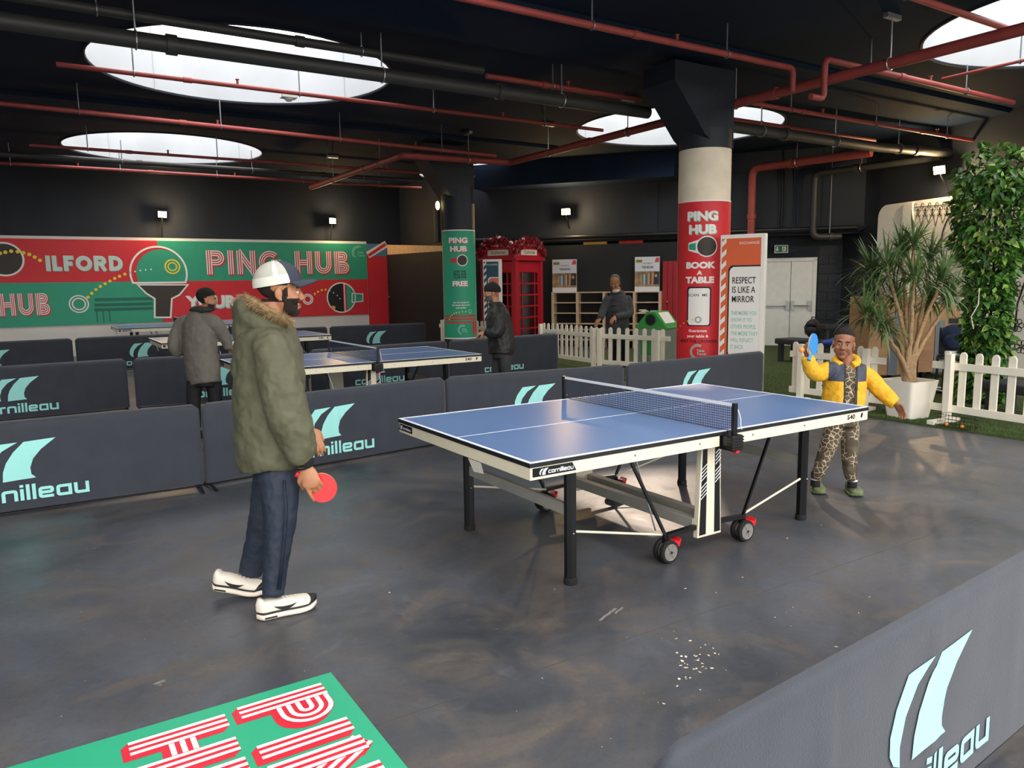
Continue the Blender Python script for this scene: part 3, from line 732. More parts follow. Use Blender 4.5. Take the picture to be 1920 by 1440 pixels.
cxs, czs, rr_ = S(1324), Z(464), 17*K
q = MB(); q.flat(circ(cxs, czs, rr_*1.12, 24), fr(3), .05); q.flat([(cxs-rr_*2.0, czs-.05), (cxs-rr_*.6, czs-.1), (cxs-rr_*.6, czs+.1), (cxs-rr_*2.0, czs+.05)], fr(2.8), .05); q.build('racket_outline', PW, T, fixn=False)
MB().flat(circ(cxs, czs, rr_, 24), fr(4), .05).build('racket_print', DKB, T, fixn=False)
MB().flat([(cxs-rr_*1.9, czs-.035), (cxs-rr_*1.15, czs-.05), (cxs-rr_*1.15, czs+.05), (cxs-rr_*1.9, czs+.035)], fr(4), .05).build('racket_handle', GB, T, fixn=False)
def rrect(x0, x1, za, zb_, r): return [(p.x, p.y) for p in rnd([(x0, za), (x1, za), (x1, zb_), (x0, zb_)], r, 4, True)]
MB().flat(rrect(S(1291), S(1333), Z(610), Z(537), .04), fr(3), .05).build('phone_print', PBK, T, fixn=False)
MB().flat(rrect(S(1293.5), S(1330.5), Z(608), Z(540), .035), fr(4), .05).build('screen_print', PW, T, fixn=False)
q = MB(); cx_, cz_ = S(1311), Z(598); ringmesh(q, cx_, cz_, .035, .02, fr(5)); q.build('ring_print', mat('print_grey', 'a8a8a4', .6), T, fixn=False)
q = MB()
for (u, v) in ((1301,598),(1293,601),(1286,605),(1280,611),(1276,618),(1273,627)): q.flat(circ(S(u), Z(v), .012, 8), fr(5), .05)
q.build('dot_trail', YEL, T, fixn=False)['kind'] = 'stuff'
q = MB(); cx_, cz_ = S(1311), Z(658)
for R_ in (.10, .08): ribbon(q, [(cx_+R_*math.cos(math.radians(60+k*10)), cz_+R_*math.sin(math.radians(60+k*10))) for k in range(20)], 0, .01, fr(3))
put_text(q, 'Table\nTennis', .045, fr(3), (cx_-.01, cz_-.0), bold=.02, align='LEFT'); q.build('federation_logo', MGR, T, fixn=False)
# --- green poster
z0, z1 = .46, zc(860, 433, CP2)
T, fr, wrap = poster(CP2, .46, z0, z1, 0, GB, PW, 'green PING HUB join the club poster wrapped around the far dark column')
Z = lambda v: zc(860, v, CP2)
K = (depth(CP2)-.33)/FPX; S = lambda u: math.asin(max(-.98, min(.98, (u-861)*K/COLR)))*COLR
for (t_, v) in (('PING', 457), ('HUB', 472.5)): word(t_, 860, v, 12, RB, 2, .05, 1.2, .014, 'lettering_shadow'); word(t_, 860, v, 12, PW, 3, .05, 1.2)
word('FREE', 862, 536, 11, RB, 2, .05, 1.15, .01, 'lettering_shadow'); word('FREE', 862, 536, 11, PW, 3, .05, 1.15)
for i, t_ in enumerate(('and get access to', 'the latest discounts', 'and events.')): word(t_, 863, 568+i*5, 4, PW, 3, .02)
for i, t_ in enumerate(('JOIN THE', 'PING HUB', 'CLUB FOR')): word(t_, 862, 511.5+i*5.2, 4.8, PBK, 3, .03)
cxs, czs, rr_ = S(867), Z(489), 9*K
q = MB(); q.flat(circ(cxs, czs, rr_*1.18, 20), fr(2), .05); q.build('racket_outline', PW, T, fixn=False); MB().flat(circ(cxs, czs, rr_, 20), fr(3), .05).build('racket_print', DKB, T, fixn=False)
MB().flat([(cxs-rr_*2.4, czs-.04), (cxs-rr_*1.1, czs-.05), (cxs-rr_*1.1, czs+.05), (cxs-rr_*2.4, czs+.04)], fr(3), .05).build('racket_handle', RB, T, fixn=False)
q = MB()
for (u, v) in ((841,598),(843,593),(846,590),(850,587),(854,586),(859,585),(865,584),(871,584)): q.flat(circ(S(u), Z(v), .014, 8), fr(3), .05)
q.build('dot_trail', YEL, T, fixn=False)['kind'] = 'stuff'
q = MB(); ringmesh(q, S(879), Z(584), .035, .014, fr(3)); cx_, cz_ = S(865), Z(618)
for R_ in (.10, .08): ribbon(q, [(cx_+R_*math.cos(math.radians(60+k*10)), cz_+R_*math.sin(math.radians(60+k*10))) for k in range(20)], 0, .012, fr(3))
put_text(q, 'Table\nTennis', .045, fr(3), (cx_-.02, cz_-.0), bold=.02, align='LEFT'); q.build('federation_logo', MGR, T, fixn=False)
for v in (592, 598, 604): 
    a = .40 if v > 592 else .40; wrap(-a, .40, Z(v)-.018, Z(v)+.014, 2, 'red_stripe', RB)
wrap(S(883), S(886), Z(627), Z(604), 2, 'red_stripe', RB); wrap(S(887.5), S(890), Z(627), Z(604), 2, 'red_stripe', RB)

# ================================================================== LAMPS
GLOW = mat('lamp_glow', (1, .78, .45), .5, emit=60); LAMPB = mat('lamp_black', '16181a', .5)
def flood(p, foot, label, dirv, watts=24, pole=True):
    T = thing('floodlight', label, 'lamp', p); d = Vector(dirv).normalized()
    R = d.to_track_quat('Y', 'Z').to_matrix()
    h = MB(); h.add([R @ Vector(v) for v in [(-.11,-.03,-.08),(.11,-.03,-.08),(.11,.04,-.08),(-.11,.04,-.08),(-.11,-.03,.08),(.11,-.03,.08),(.11,.04,.08),(-.11,.04,.08)]], [(0,3,2,1),(4,5,6,7),(0,1,5,4),(1,2,6,5),(2,3,7,6),(3,0,4,7)])
    h.build('housing', LAMPB, T, bevel=.008)
    g = MB(); g.add([R @ Vector(v) for v in [(-.1,.045,-.07),(.1,.045,-.07),(.1,.045,.07),(-.1,.045,.07)]], [(0,1,2,3)]); g.build('lamp_glass', GLOW, T)
    if pole: MB().tube([Vector(foot)-Vector(p), (0, 0, -.08)], .012, 6).build('pole', LAMPB, T)
    l = bpy.data.lights.new('flood', 'POINT'); l.energy = watts; l.color = (1, .72, .40); l.shadow_soft_size = .06
    lo_ = bpy.data.objects.new('lamp_bulb', l); C.objects.link(lo_); lo_.parent = T; lo_.location = d*.14
    return T
for (u, v, lab) in ((303, 402, 'lit floodlight on a thin pole above the large green racket of the banner'), (622, 414, 'lit floodlight on a thin pole above the PING HUB end of the banner')):
    p = gy(u, v, YB-.12); flood(p, (p.x, YB+.06, zt+.05), lab, (.25, -1, -.1))
p = ob_px(1061, 397, -.35); flood(p, ob(ob_t(p), -.02, 2.95), 'lit floodlight on the dark wall above the telephone box', (-.75, -1, -.1), 26)
p = sw_px(1763, 318, -.35); flood(p, sw(sw_t(p), -.05, p.z-.5), 'lit floodlight above the white mural wall', (-1, -.1, -.3), 42)
# shuttered spotlight strapped to the far column
hp = Vector((CP2.x, CP2.y, 0)); dvec = Vector((CR.x, CR.y, 0))
T = thing('spotlight', 'folded grey spotlight strapped to the side of the far column', 'lamp', hp-dvec*(COLR+.09)+Vector((0, 0, 2.95)))
MB().cbox((0, 0, -.1), (.10, .12, .75)).build('housing', LAMPB, T, bevel=.02); q = MB(); q.ell((-.02, -.075, .28), (.05, .02, .09)); q.build('lamp_glass', mat('dim_glow', (1, .9, .6), .4, emit=3), T, smooth='all')
# ================================================================== PIPES
REDP = mat('pipe_red', '9c443f', .5, var=.12, vscale=4); GREYP = mat('pipe_dark_grey', '3a3a38', .5, var=.12, vscale=4); ZINC = mat('zinc', 'b9bcbe', .4, .8); REDP2 = REDP
ROD = mat('hanger_rod', '8c9096', .4, .7)
def pipe(name, label, pts, r, m_, gap=1.9, hang=True, heads=True, coll=True, hz=HC, grp='pipes under the ceiling', off=.4, chan=False):
    pts = [Vector(p) for p in pts]; T = thing(name, label, 'pipe', pts[0], group=grp); o = pts[0]
    # rounded elbows
    q = []
    for i, p in enumerate(pts):
        if 0 < i < len(pts)-1:
            a, b_ = (pts[i-1]-p), (pts[i+1]-p); t = min(r*2.2, a.length*.4, b_.length*.4)
            for k in range(6): s = k/5; q.append(((p+a.normalized()*t)*(1-s)**2+p*2*s*(1-s)+(p+b_.normalized()*t)*s*s)-o)
        else: q.append(p-o)
    MB().tube(q, r, 14).build('pipe_run', m_, T, smooth=True)
    for i in range(len(pts)-1):
        a, b_ = pts[i], pts[i+1]; L = (b_-a).length; d = (b_-a).normalized()
        if L < .6: continue
        if abs(d.z) < .3:
            n = max(1, int(L/gap)) if hang else 0
            for k in range(n):
                p = a+d*min(L-.1, (k+off)*L/n)
                if p.z > hz-r-.05: continue
                h = MB(); h.tube([p-o+Vector((0, 0, r)), Vector((p.x, p.y, hz))-o], .009, 6)
                h.tube([p-o+(d.cross(Vector((0, 0, 1)))*math.cos(t_)+Vector((0, 0, 1))*math.sin(t_))*(r+.008) for t_ in [j*PI/6 for j in range(12)]], .008, 5, closed=True)
                h.build('hanger', ROD if r < .06 else ZINC, T)
                if chan: c_ = Vector((p.x, p.y, hz-.03))-o; MB().bar(c_-d.cross(Vector((0,0,1)))*.13, c_+d.cross(Vector((0,0,1)))*.13, .06, .05).build('hanger_channel', ZINC, T)
            if heads:
                for k in range(max(1, int(L/3))):
                    p = a+d*(L*(k+.5)/max(1, int(L/3)))-o; hd_ = MB(); hd_.cyl(p+Vector((0, 0, r)), p+Vector((0, 0, r+.05)), .016, 8); hd_.cyl(p+Vector((0, 0, r+.05)), p+Vector((0, 0, r+.057)), .026, 8); hd_.build('sprinkler_head', REDP, T)
        if coll:
            n = max(1, int(L/3.2))
            for k in range(n):
                p = a+d*(L*(k+.35)/n)-o; MB().cyl(p-d*.05, p+d*.05, r*1.22, 14).build('coupling', m_, T, smooth=True)
    return T
Vx = lambda p, **k: Vector((k.get('x', p.x), k.get('y', p.y), k.get('z', p.z)))
def xr_(y, u0, v0, u1, v1, x0=None, x1=None):
    a, b_ = gy(u0, v0, y), gy(u1, v1, y); z = (a.z+b_.z)/2
    if abs(a.z-b_.z) < .12: a.z = b_.z = z
    if x0 is not None: a.x = x0
    if x1 is not None: b_.x = x1
    return [a, b_]
pipe('drain_pipe', 'thick dark grey drain pipe running beneath the nearest large skylight to the cream column corbel', xr_(4.85, 0, 38, 1215, 212, x0=-11), .082, GREYP, 2.4, heads=False)
pipe('drain_pipe', 'thinner dark grey pipe above the thick drain pipe', xr_(4.95, 62, 0, 905, 131, x0=-9), .05, GREYP, 2.4, heads=False)
pipe('sprinkler_pipe', 'red sprinkler pipe that carries on from the thin dark pipe towards the cream column', xr_(4.9, 912, 143, 1200, 186), .035, REDP)
pipe('sprinkler_pipe', 'thin red sprinkler pipe crossing the biggest skylight', xr_(6.65, 105, 118, 1130, 246), .028, REDP)
pipe('sprinkler_pipe', 'red sprinkler pipe between the two skylights over the far courts', xr_(9.0, 0, 183, 930, 292, x0=-9), .034, REDP)
pipe('sprinkler_pipe', 'thin red sprinkler pipe crossing the skylight nearest the banner', xr_(12.1, 55, 272, 890, 331), .028, REDP)
pipe('drain_pipe', 'long dark grey pipe close to the banner wall', xr_(13.4, 0, 287, 790, 341, x0=-10), .05, GREYP, 2.4, heads=False)
pipe('sprinkler_pipe', 'red sprinkler pipe closest to the banner wall', xr_(14.7, 0, 302, 790, 355, x0=-10), .032, REDP)
a, b_ = gx(1372, 191, 5.0), gx(1920, 62, 5.0); z_ = (a.z+b_.z)/2
pipe('sprinkler_main', 'thick red sprinkler main passing beside the cream column over the turf', [(5.0, -6, z_), (5.0, 9.35, z_), (2.75, 9.5, z_), (2.75, 14.8, z_)], .062, REDP, 2.0, heads=False, chan=True)
y_ = 2.6; a, b_ = gy(890, 0, y_), gy(1500, 131, y_); z_ = (a.z+b_.z)/2
e = gy(1503, 131, y_); e2 = 0
pipe('sprinkler_pipe', 'red sprinkler pipe over the near table with an elbow beside the red main', [(-3, y_, z_), (4.82, y_, z_), (4.82, y_, z_-.28)], .036, REDP)
a, b_ = gy(1545, 110, 2.1), gy(1893, 194, 2.1)
pipe('sprinkler_pipe', 'red sprinkler pipe above the potted tree with a dropped loop at the main', [(4.5, 2.1, 3.70), (4.74, 2.1, 3.70), (4.74, 2.1, a.z+.0), (9.2, 2.1, a.z)], .036, REDP)
pipe('sprinkler_pipe', 'short red branch pipe feeding the main by the skylight over the turf', xr_(.56, 1730, 0, 1888, 54, x0=2.5), .034, REDP)
a, b_ = gx(1732, 156, 7.1), gx(1920, 115, 7.1); pipe('sprinkler_pipe', 'thin red branch pipe under the skylight over the turf', [(7.1, 2.02, a.z), (7.1, -5, a.z)], .02, REDP2)
pipe('sprinkler_pipe', 'red sprinkler pipe running from the cream column to the mural wall', xr_(3.75-.9, 1420, 196, 1845, 266) if 0 else xr_(3.9, 1410, 194, 1845, 266), .032, REDP)
pipe('drain_pipe', 'thick dark pipe running from behind the cream column to the corner', xr_(4.6, 1365, 236, 1640, 276) + [gy(1845, 292, 4.3)], .085, GREYP, 1.6, heads=False)
pipe('sprinkler_pipe', 'red pipe lying along the top of the thick dark pipe behind the cream column', xr_(4.9, 1365, 222, 1640, 264), .036, REDP, heads=False)
# pipes on the oblique wall
W0 = ob_px(1408, 440, -.34); tp_ = ob_px(1408, 316, -.34); ze = tp_.z
pipe('riser_pipe', 'thick red riser pipe with an elbow in front of the dark wall', [Vx(W0, z=2.45), Vx(W0, z=ze), gz(1634, 286, ze)], .085, REDP2, 1.5, heads=False, grp='pipes on the dark wall')
W0 = ob_px(1524, 440, -.32); tp_ = ob_px(1524, 326, -.32); ze = tp_.z
pipe('riser_pipe', 'dark grey riser pipe with an elbow on the wall above the white doors', [W0+Vector((.5,-.35,-.05)), Vx(W0, z=W0.z-.05), Vx(W0, z=ze), gz(1765, 294, ze)], .07, GREYP, 1.5, heads=False, grp='pipes on the dark wall')
a = ob(.3, -.12, 2.74); pipe('ledge_pipe', 'black pipe running along the foot of the upper dark wall', [ob(.1, -.12, 2.72), ob(ob_t(ob_px(1606, 433, -.1)), -.12, 2.72)], .05, mat('pipe_black', '202225', .4), hang=False, heads=False, grp='pipes on the dark wall')
for (u, v0, v1) in ((1460, 300, 432), (1465, 305, 432), (1470, 262, 430), (1489, 305, 432)):
    p0, p1 = ob_px(u, v0, -.03), ob_px(u, v1, -.03)
    o = MB().tube([p0, p0.lerp(p1, .5)+Vector((.02, -.02, 0)), p1], .014, 6).build('wall_conduit', mat('pipe_black', '', 0)); rebase(o, p1)
    tag(o, {1460: 'thin black conduit nearest the red riser pipe on the dark wall', 1465: 'thin black conduit second from the red riser pipe', 1470: 'longest black conduit, rising to the ceiling between the riser pipes', 1489: 'thin black conduit nearest the dark grey riser pipe'}[u], 'conduit', 'conduits between the riser pipes')
p0, p1, p2 = ob_px(1634, 330, -.03), ob_px(1632, 408, -.03), ob_px(1610, 432, -.06)
o = MB().tube([p0, p1, p1.lerp(p2, .5)+Vector((0,0,-.08)), p2], .016, 6).build('wall_conduit', MATS['pipe_black'], smooth=True); rebase(o, p2); tag(o, 'black conduit curving down beside the white mural panel', 'conduit')
# cable tray drop from the ceiling
# box hanging above the telephone box
p = gd(1065, 232, 15.2); T = thing('hanging_box', 'small black box hanging on a rod in front of the round skylight', 'box', p)
MB().cbox((0, 0, 0), (.32, .12, .09)).build('housing', LAMPB, T, bevel=.01); MB().tube([(0, 0, .04), (0, 0, HC-p.z)], .008, 6).build('rod', ROD, T)
# smoke detector under the big skylight
p = gy(541, 182, 6.7); T = thing('sensor', 'white square sensor clipped to the red pipe under the biggest skylight', 'sensor', p)
MB().cbox((0, 0, 0), (.2, .14, .035)).build('plate', WHT, T, bevel=.006); MB().lathe([(.055, -.017), (.055, -.035), (.03, -.055)], n=16).build('dome', WHT, T, smooth=True)
# exit sign
p = ob_px(1465, 467, .3); T = thing('exit_sign', 'green emergency exit sign with an arrow above the white doors', 'sign', p, math.atan2(WD.y, WD.x))
MB().cbox((0, 0, 0), (.30, .04, .18)).build('frame', PW, T); MB().cbox((0, -.022, 0), (.27, .006, .15)).build('green_face', mat('exit_green', '0e6e45', .5), T)
q = MB(); q.flat([(-.09, -.05), (-.05, -.01), (-.075, -.01), (-.075, .05), (-.105, .05), (-.105, -.01), (-.13, -.01)], lambda x, z: (x, -.027, z)); 
q.flat([(.02, -.055), (.10, -.055), (.10, .055), (.02, .055)], lambda x, z: (x, -.0265, z)); q.build('arrow_and_doorway', PW, T, fixn=False)
q = MB(); q.flat(circ(.055, .035, .012, 10), lambda x, z: (x, -.029, z)); ribbon(q, [(.055, .02), (.05, -.01), (.075, -.045)], 0, .014, lambda x, z: (x, -.029, z)); ribbon(q, [(.05, -.01), (.03, -.04)], 0, .012, lambda x, z: (x, -.029, z)); ribbon(q, [(.03, .0), (.055, .015), (.085, .0)], 0, .01, lambda x, z: (x, -.029, z))
q.build('running_figure', MATS['exit_green'], T, fixn=False)
# ================================================================== PICKET FENCES
PVC = mat('picket_white_plastic', 'efe8d6', .4, var=.03)
def fence(a, b, label, h=.80, sp=.163, stub=(1, 1), posts=(.10,), feet=True):
    a, b = Vector((a[0], a[1], 0)), Vector((b[0], b[1], 0)); L = (b-a).length; z0 = .02 if a.x > 4.85 else 0
    T = thing('picket_fence', label, 'fence', (a.x, a.y, z0), math.atan2(b.y-a.y, b.x-a.x), 'white picket fences on the turf'); h -= z0
    for z in (.15, .62): MB().box((-.10*stub[0], -.03, z-.04), (L+.10*stub[1], -.002, z+.04)).build('rail', PVC, T, bevel=.004)
    n = int((L-.1)/sp); pm = None
    for i in range(n+1):
        x = .06+i*(L-.12)/max(1, n)
        if pm is None:
            w = .039; prof = [(-w, .11), (w, .11), (w, h-.035), (w*.55, h-.006), (0, h), (-w*.55, h-.006), (-w, h-.035)]
            o = MB().prism(prof, lambda xx, z, t: (xx, t, z), -.002, .018).build('picket', PVC, T, bevel=.003); pm = o.data
        else: o = link(pm, 'picket', T)
        o.location = (x, 0, 0)
    for x in [p if p >= 0 else L+p for p in posts]:
        MB().box((x-.035, -.10, 0), (x+.035, -.03, h-.02)).build('post', PVC, T, bevel=.004)
        if feet:
            MB().box((x-.04, -.34, 0), (x+.04, .12, .045)).build('foot', PVC, T, bevel=.004)
    return T
fence((5.13, 2.72), (5.14, 1.50), 'white picket fence behind the boy, ending beside the white planter', posts=(.2, -.12), stub=(0, 1))
fence((5.22, .80), (4.97, -1.4), 'white picket fence in front of the leafy arch, with a ball basket at its foot', posts=(.13, -.3), stub=(1, 0))
fence((5.5, 9.0), (5.4, 7.08), 'white picket fence between the telephone box opening and the coat man', posts=(.05, -.05), stub=(0, 0))
fence((5.38, 7.02), (5.76, 5.72), 'white picket fence in front of the recycling bin, reaching towards the cream column', posts=(.05, -.12), stub=(0, 1))
fence((4.88, 12.2), (5.12, 9.75), 'white picket fence in front of the telephone box, behind the black beanie man', posts=(.1, -.05), stub=(1, 0))

# ================================================================== TOTEM SIGNS
ORG = mat('sign_orange', 'e0663c', .5); SWH = mat('sign_frame_white', 'f0ece2', .45); TEAL = mat('sign_teal', '2c5260', .5); CORAL = mat('sign_coral', 'd9705f', .5)
def totem(p, rz, w, h, label, base, body, txt1, txt2, ink2):
    T = thing('totem_sign', label, 'sign', p, rz); d = .11
    MB().box((-w/2, -d/2, 0), (w/2, d/2, h)).build('housing', SWH, T, bevel=.006)
    f = lambda l: (lambda x, z: (x, -d/2-.001-.002*l, z))
    MB().flat([(-w/2+.02, .12), (w/2-.05, .12), (w/2-.05, h-.05), (-w/2+.02, h-.05)], f(0)).build('print', base, T, fixn=False)
    x0 = -w/2+.02
    for k in range(14):
        zz = .14+k*(h-.3)/13
        MB().flat([(x0, zz), (x0+.06, zz+.06), (x0+.06, zz+.125), (x0, zz+.065)], f(1)).build('chevron', PW, T, fixn=False)
    bx = [(w/2-.05, h*.81), (-w/2+.18, h*.81), (-w/2+.145, h*.80), (-w/2+.13, h*.785), (-w/2+.13, h*.30), (-w/2+.145, h*.283), (-w/2+.17, h*.276), (w/2-.17, h*.27), (w/2-.15, h*.20), (w/2-.05, h*.20)]
    MB().flat([(x-.018 if x < 0 else x, z+(.02 if z > 1 else -.02)) for x, z in bx], f(1)).build('bubble_outline', PBK if body == PW else PW, T, fixn=False)
    MB().flat(bx, f(2)).build('speech_bubble', body, T, fixn=False)
    q = MB(); put_text(q, 'EXCHANGE', cap('', .045), f(2), (w/2-.07, h-.13), bold=.0, align='RIGHT'); q.build('lettering', PW, T, fixn=False)
    if txt1:
        for i, s in enumerate(txt1): q = MB(); put_text(q, s, cap('', .108), f(4), (-w/2+.165, h*.712-i*.122), bold=.009, align='LEFT', sx=.68); q.build('lettering', PBK, T, fixn=False)
        for i, s in enumerate(txt2): q = MB(); put_text(q, s, cap('', .066), f(4), (-w/2+.16, h*.525-i*.089), bold=.009, align='LEFT', sx=.66); q.build('lettering', ink2, T, fixn=False)
    return T
c_ = gd(1391, 600, 10.04); view = math.atan2(CAM.y-c_.y, CAM.x-c_.x)
totem((c_.x, c_.y, 0.02 if c_.x > 4.85 else 0), view+PI/2-.28, .58, 2.2, 'orange and white RESPECT IS LIKE A MIRROR sign beside the cream column', ORG, PW,
      ('RESPECT', 'IS LIKE A', 'MIRROR'), ('THE MORE YOU', 'SHOW IT TO', 'OTHER PEOPLE,', 'THE MORE THEY', 'WILL REFLECT', 'IT BACK'), mat('sign_mint_ink', '8fc9b8', .5))
c2 = gd(925, 600, 16.5); view = math.atan2(CAM.y-c2.y, CAM.x-c2.x)
totem((c2.x, c2.y, .02), view+PI/2-.3, .40, 2.1, 'dark teal and coral sign with white frame beside the telephone box', TEAL, CORAL, (), (), None)

# ================================================================== TELEPHONE BOX
TR = mat('telephone_box_red', 'b01226', .4, var=.06); GLS = mat('dark_glass', '0c0d10', .08, spec=.8)
c_ = gd(961, 600, 17.2); view = math.atan2(CAM.y-c_.y, CAM.x-c_.x)
T = thing('telephone_box', 'red British telephone box with small panes and TELEPHONE sign', 'telephone box', (c_.x, c_.y, 0), view+PI/2-math.radians(38))
w, H = .45, 2.12
for sx in (-1, 1):
    for sy in (-1, 1): MB().box((sx*w-.05, sy*w-.05, 0), (sx*w+.05, sy*w+.05, H)).build('corner_post', TR, T, bevel=.01)
MB().box((-w-.06, -w-.06, 0), (w+.06, w+.06, .16)).build('plinth', TR, T, bevel=.01)
MB().box((-w-.09, -w-.09, H-.03), (w+.09, w+.09, H+.04)).build('cornice', TR, T, bevel=.012)
MB().box((-w-.03, -w-.03, H+.04), (w+.03, w+.03, H+.26)).build('fascia', TR, T, bevel=.012)
rf = MB(); n = 9
g = [[(-w-.05+(2*w+.1)*i/n, -w-.05+(2*w+.1)*j/n) for i in range(n+1)] for j in range(n+1)]
vs = [(x, y, H+.26+.15*math.sqrt(max(0, 1-(max(abs(x), abs(y))/(w+.05))**2))) for r_ in g for x, y in r_]
rf.add(vs, [(j*(n+1)+i, j*(n+1)+i+1, (j+1)*(n+1)+i+1, (j+1)*(n+1)+i) for j in range(n) for i in range(n)]); rf.build('dome_roof', TR, T, smooth=True)
for k in range(4):
    M = Matrix.Rotation(k*PI/2, 3, 'Z'); f = lambda x, y, z: M @ Vector((x, y, z))
    def fb(x0, x1, z0, z1, y0, y1, nm, m_, par):
        vs = [f(x, y, z) for z in (z0, z1) for (x, y) in ((x0, y0), (x1, y0), (x1, y1), (x0, y1))]
        return MB().add(vs, [(0,3,2,1),(4,5,6,7),(0,1,5,4),(1,2,6,5),(2,3,7,6),(3,0,4,7)]).build(nm, m_, par)
    dr = fb(-w+.05, -w+.11, .16, H-.05, -w-.02, -w+.02, 'door_frame' if k == 0 else 'side_frame', TR, T)
    fb(w-.11, w-.05, .16, H-.05, -w-.02, -w+.02, 'stile', TR, dr); fb(-w+.11, w-.11, H-.28, H-.05, -w-.02, -w+.02, 'head_rail', TR, dr); fb(-w+.11, w-.11, .16, .36, -w-.02, -w+.02, 'kick_panel', TR, dr)
    xs_ = (-w+.11, -w+.22, w-.22, w-.11); zz = [.36+(H-.28-.36)*i/6 for i in range(7)]
    for x in xs_[1:3]: fb(x-.016, x+.016, .36, H-.28, -w-.018, -w+.018, 'glazing_bar', TR, dr)
    for z in zz[1:6]: fb(-w+.11, w-.11, z-.016, z+.016, -w-.017, -w+.017, 'glazing_bar', TR, dr)
    if k in (0, 1, 3) and 1:
        for i in range(3):
            for z in range(6): fb(xs_[i]+.012, xs_[i+1]-.012, zz[z]+.012, zz[z+1]-.012, -w-.003, -w+.003, 'pane', GLS, dr)
    sg = fb(-.29, .29, H+.09, H+.21, -w-.042, -w-.03, 'sign_plate', mat('sign_cream', 'd9d2bf', .5), T)
    q = MB(); put_text(q, 'TELEPHONE', cap('', .08), lambda x, z: f(x, -w-.044, z), (0, H+.12), bold=.01, sx=.88); q.build('lettering', PBK, sg, fixn=False)
# tinsel garland over the roof
GA = mat('tinsel_dark_red', '8a1420', .4, var=.3, vscale=40); G = thing('garland', 'dark red tinsel garland with white baubles on the telephone box roof', 'garland', (c_.x, c_.y, H+.26), T.rotation_euler.z)
path = []
for k in range(4):
    a = [(-1,-1),(1,-1),(1,1),(-1,1)][k]; b_ = [(1,-1),(1,1),(-1,1),(-1,-1)][k]
    for i in range(16): t = i/16; x = a[0]+(b_[0]-a[0])*t; y = a[1]+(b_[1]-a[1])*t; path.append(Vector((x*(w+.06), y*(w+.06), -.12+.26*math.sin(PI*t)**.7)))
tm = MB(); random.seed(3)
for p in path:
    for k in range(70):
        d = Vector((random.gauss(0,1), random.gauss(0,1), random.gauss(0,1))).normalized(); q = p+Vector((random.uniform(-.06,.06), random.uniform(-.06,.06), random.uniform(-.05,.06)))
        s_ = d.orthogonal().normalized()*.02; tm.add([q-s_, q+s_, q+d*random.uniform(.05,.11)], [(0, 1, 2)])
tm.tube(path, .05, 6, closed=True); o = tm.build('tinsel', GA, G, fixn=False); o['kind'] = 'stuff'
for i in (2, 9, 14, 20, 30, 36, 44, 58, 62): MB().ell(path[i]+Vector((0, 0, .07)), (.045, .045, .045)).build('bauble', PW, G, smooth='all')

# ================================================================== BLACK HOARDING, BOOKSHELF, POSTERS, RED DOOR
HB = mat('hoarding_black', '0f1318', .7, var=.2, vscale=2)
o = obox(MB(), .25, ob_t(ob_px(1283, 500, -.2)), -.22, -.16, 0, 2.52).build('hoarding', HB); tag(o, 'black hoarding behind the bookshelf and the telephone box', 'hoarding')
for (u, mm, lab) in ((1112, (1, .75, .3), 'yellow lamp gleam painted as a board in the gap above the black hoarding'), (1180, (1, .25, .12), 'red lamplit surface painted as a board in the gap above the black hoarding')):
    t_ = ob_t(ob_px(u, 448, -.1)); o = obox(MB(), t_-.3, t_+.3, .1, .13, 2.52, 2.60).build('gap_gleam_board', mat('gap_gleam_board_'+str(u), mm, .6)); rebase(o, ob(t_, .1, 2.53)); tag(o, lab, 'board')  # colour holds the lamp's gleam on a timber top and a red surface
PINE = mat('shelf_pine', 'cdb593', .65, var=.12, vscale=6, stretch=(1, 1, 8))
tt = [ob_t(ob_px(u, 560, -.55)) for u in (1036, 1082, 1132, 1189, 1237)]; rz = math.atan2(WD.y, WD.x)
zs = [ob_px(1036, v, -.55).z for v in (548, 567, 586.5, 606)]
BS = thing('bookshelf', 'open pale timber bookshelf against the black hoarding', 'bookshelf', ob(tt[0], -.55, 0), rz)
for t_ in tt: MB().box((t_-tt[0]-.03, 0, 0), (t_-tt[0]+.03, .28, zs[0])).build('upright', PINE, BS)
for i in range(4):
    for z in zs+[.45, .2]: MB().box((tt[i]-tt[0]+.03, 0, z-.025), (tt[i+1]-tt[0]-.03, .28, z)).build('shelf', PINE, BS)
random.seed(5)
for k, (dx, dz_, cc) in enumerate(((.1, 0, '8a3b3b'), (.16, .025, 'd8d2c4'), (.36, 0, 'b9b2a0'), (.38, .03, '3e5a72'), (.1, .05, 'c9c2b2'))):
    T = thing('book', ['dark red book lying on the bookshelf beneath the poster by the red door', 'pale book lying on the dark red book on the shelf', 'beige book lying on the bookshelf near the red door', 'blue book lying on top of the beige book', 'cream book on top of the shelf book stack'][k], 'book', ob(tt[3]+dx, -.5, zs[2]+dz_+.002), rz+random.uniform(-.2, .2), 'books on the bookshelf')
    MB().box((0, 0, 0), (.17, .24, .004)).box((0, 0, .020), (.17, .24, .025)).box((0, .0, 0), (.004, .24, .025)).build('cover', mat('book_'+cc, cc, .6), T); MB().box((.004, .004, .004), (.166, .236, .020)).build('pages', PAPER, T)
BKC = ['c9a24a', '3f6f9a', '7fb0c8', 'd8c9a0', '2f5f7f', '9a5a3a', '6fa0a8', 'e0b060', '384a66', 'b04a3a']
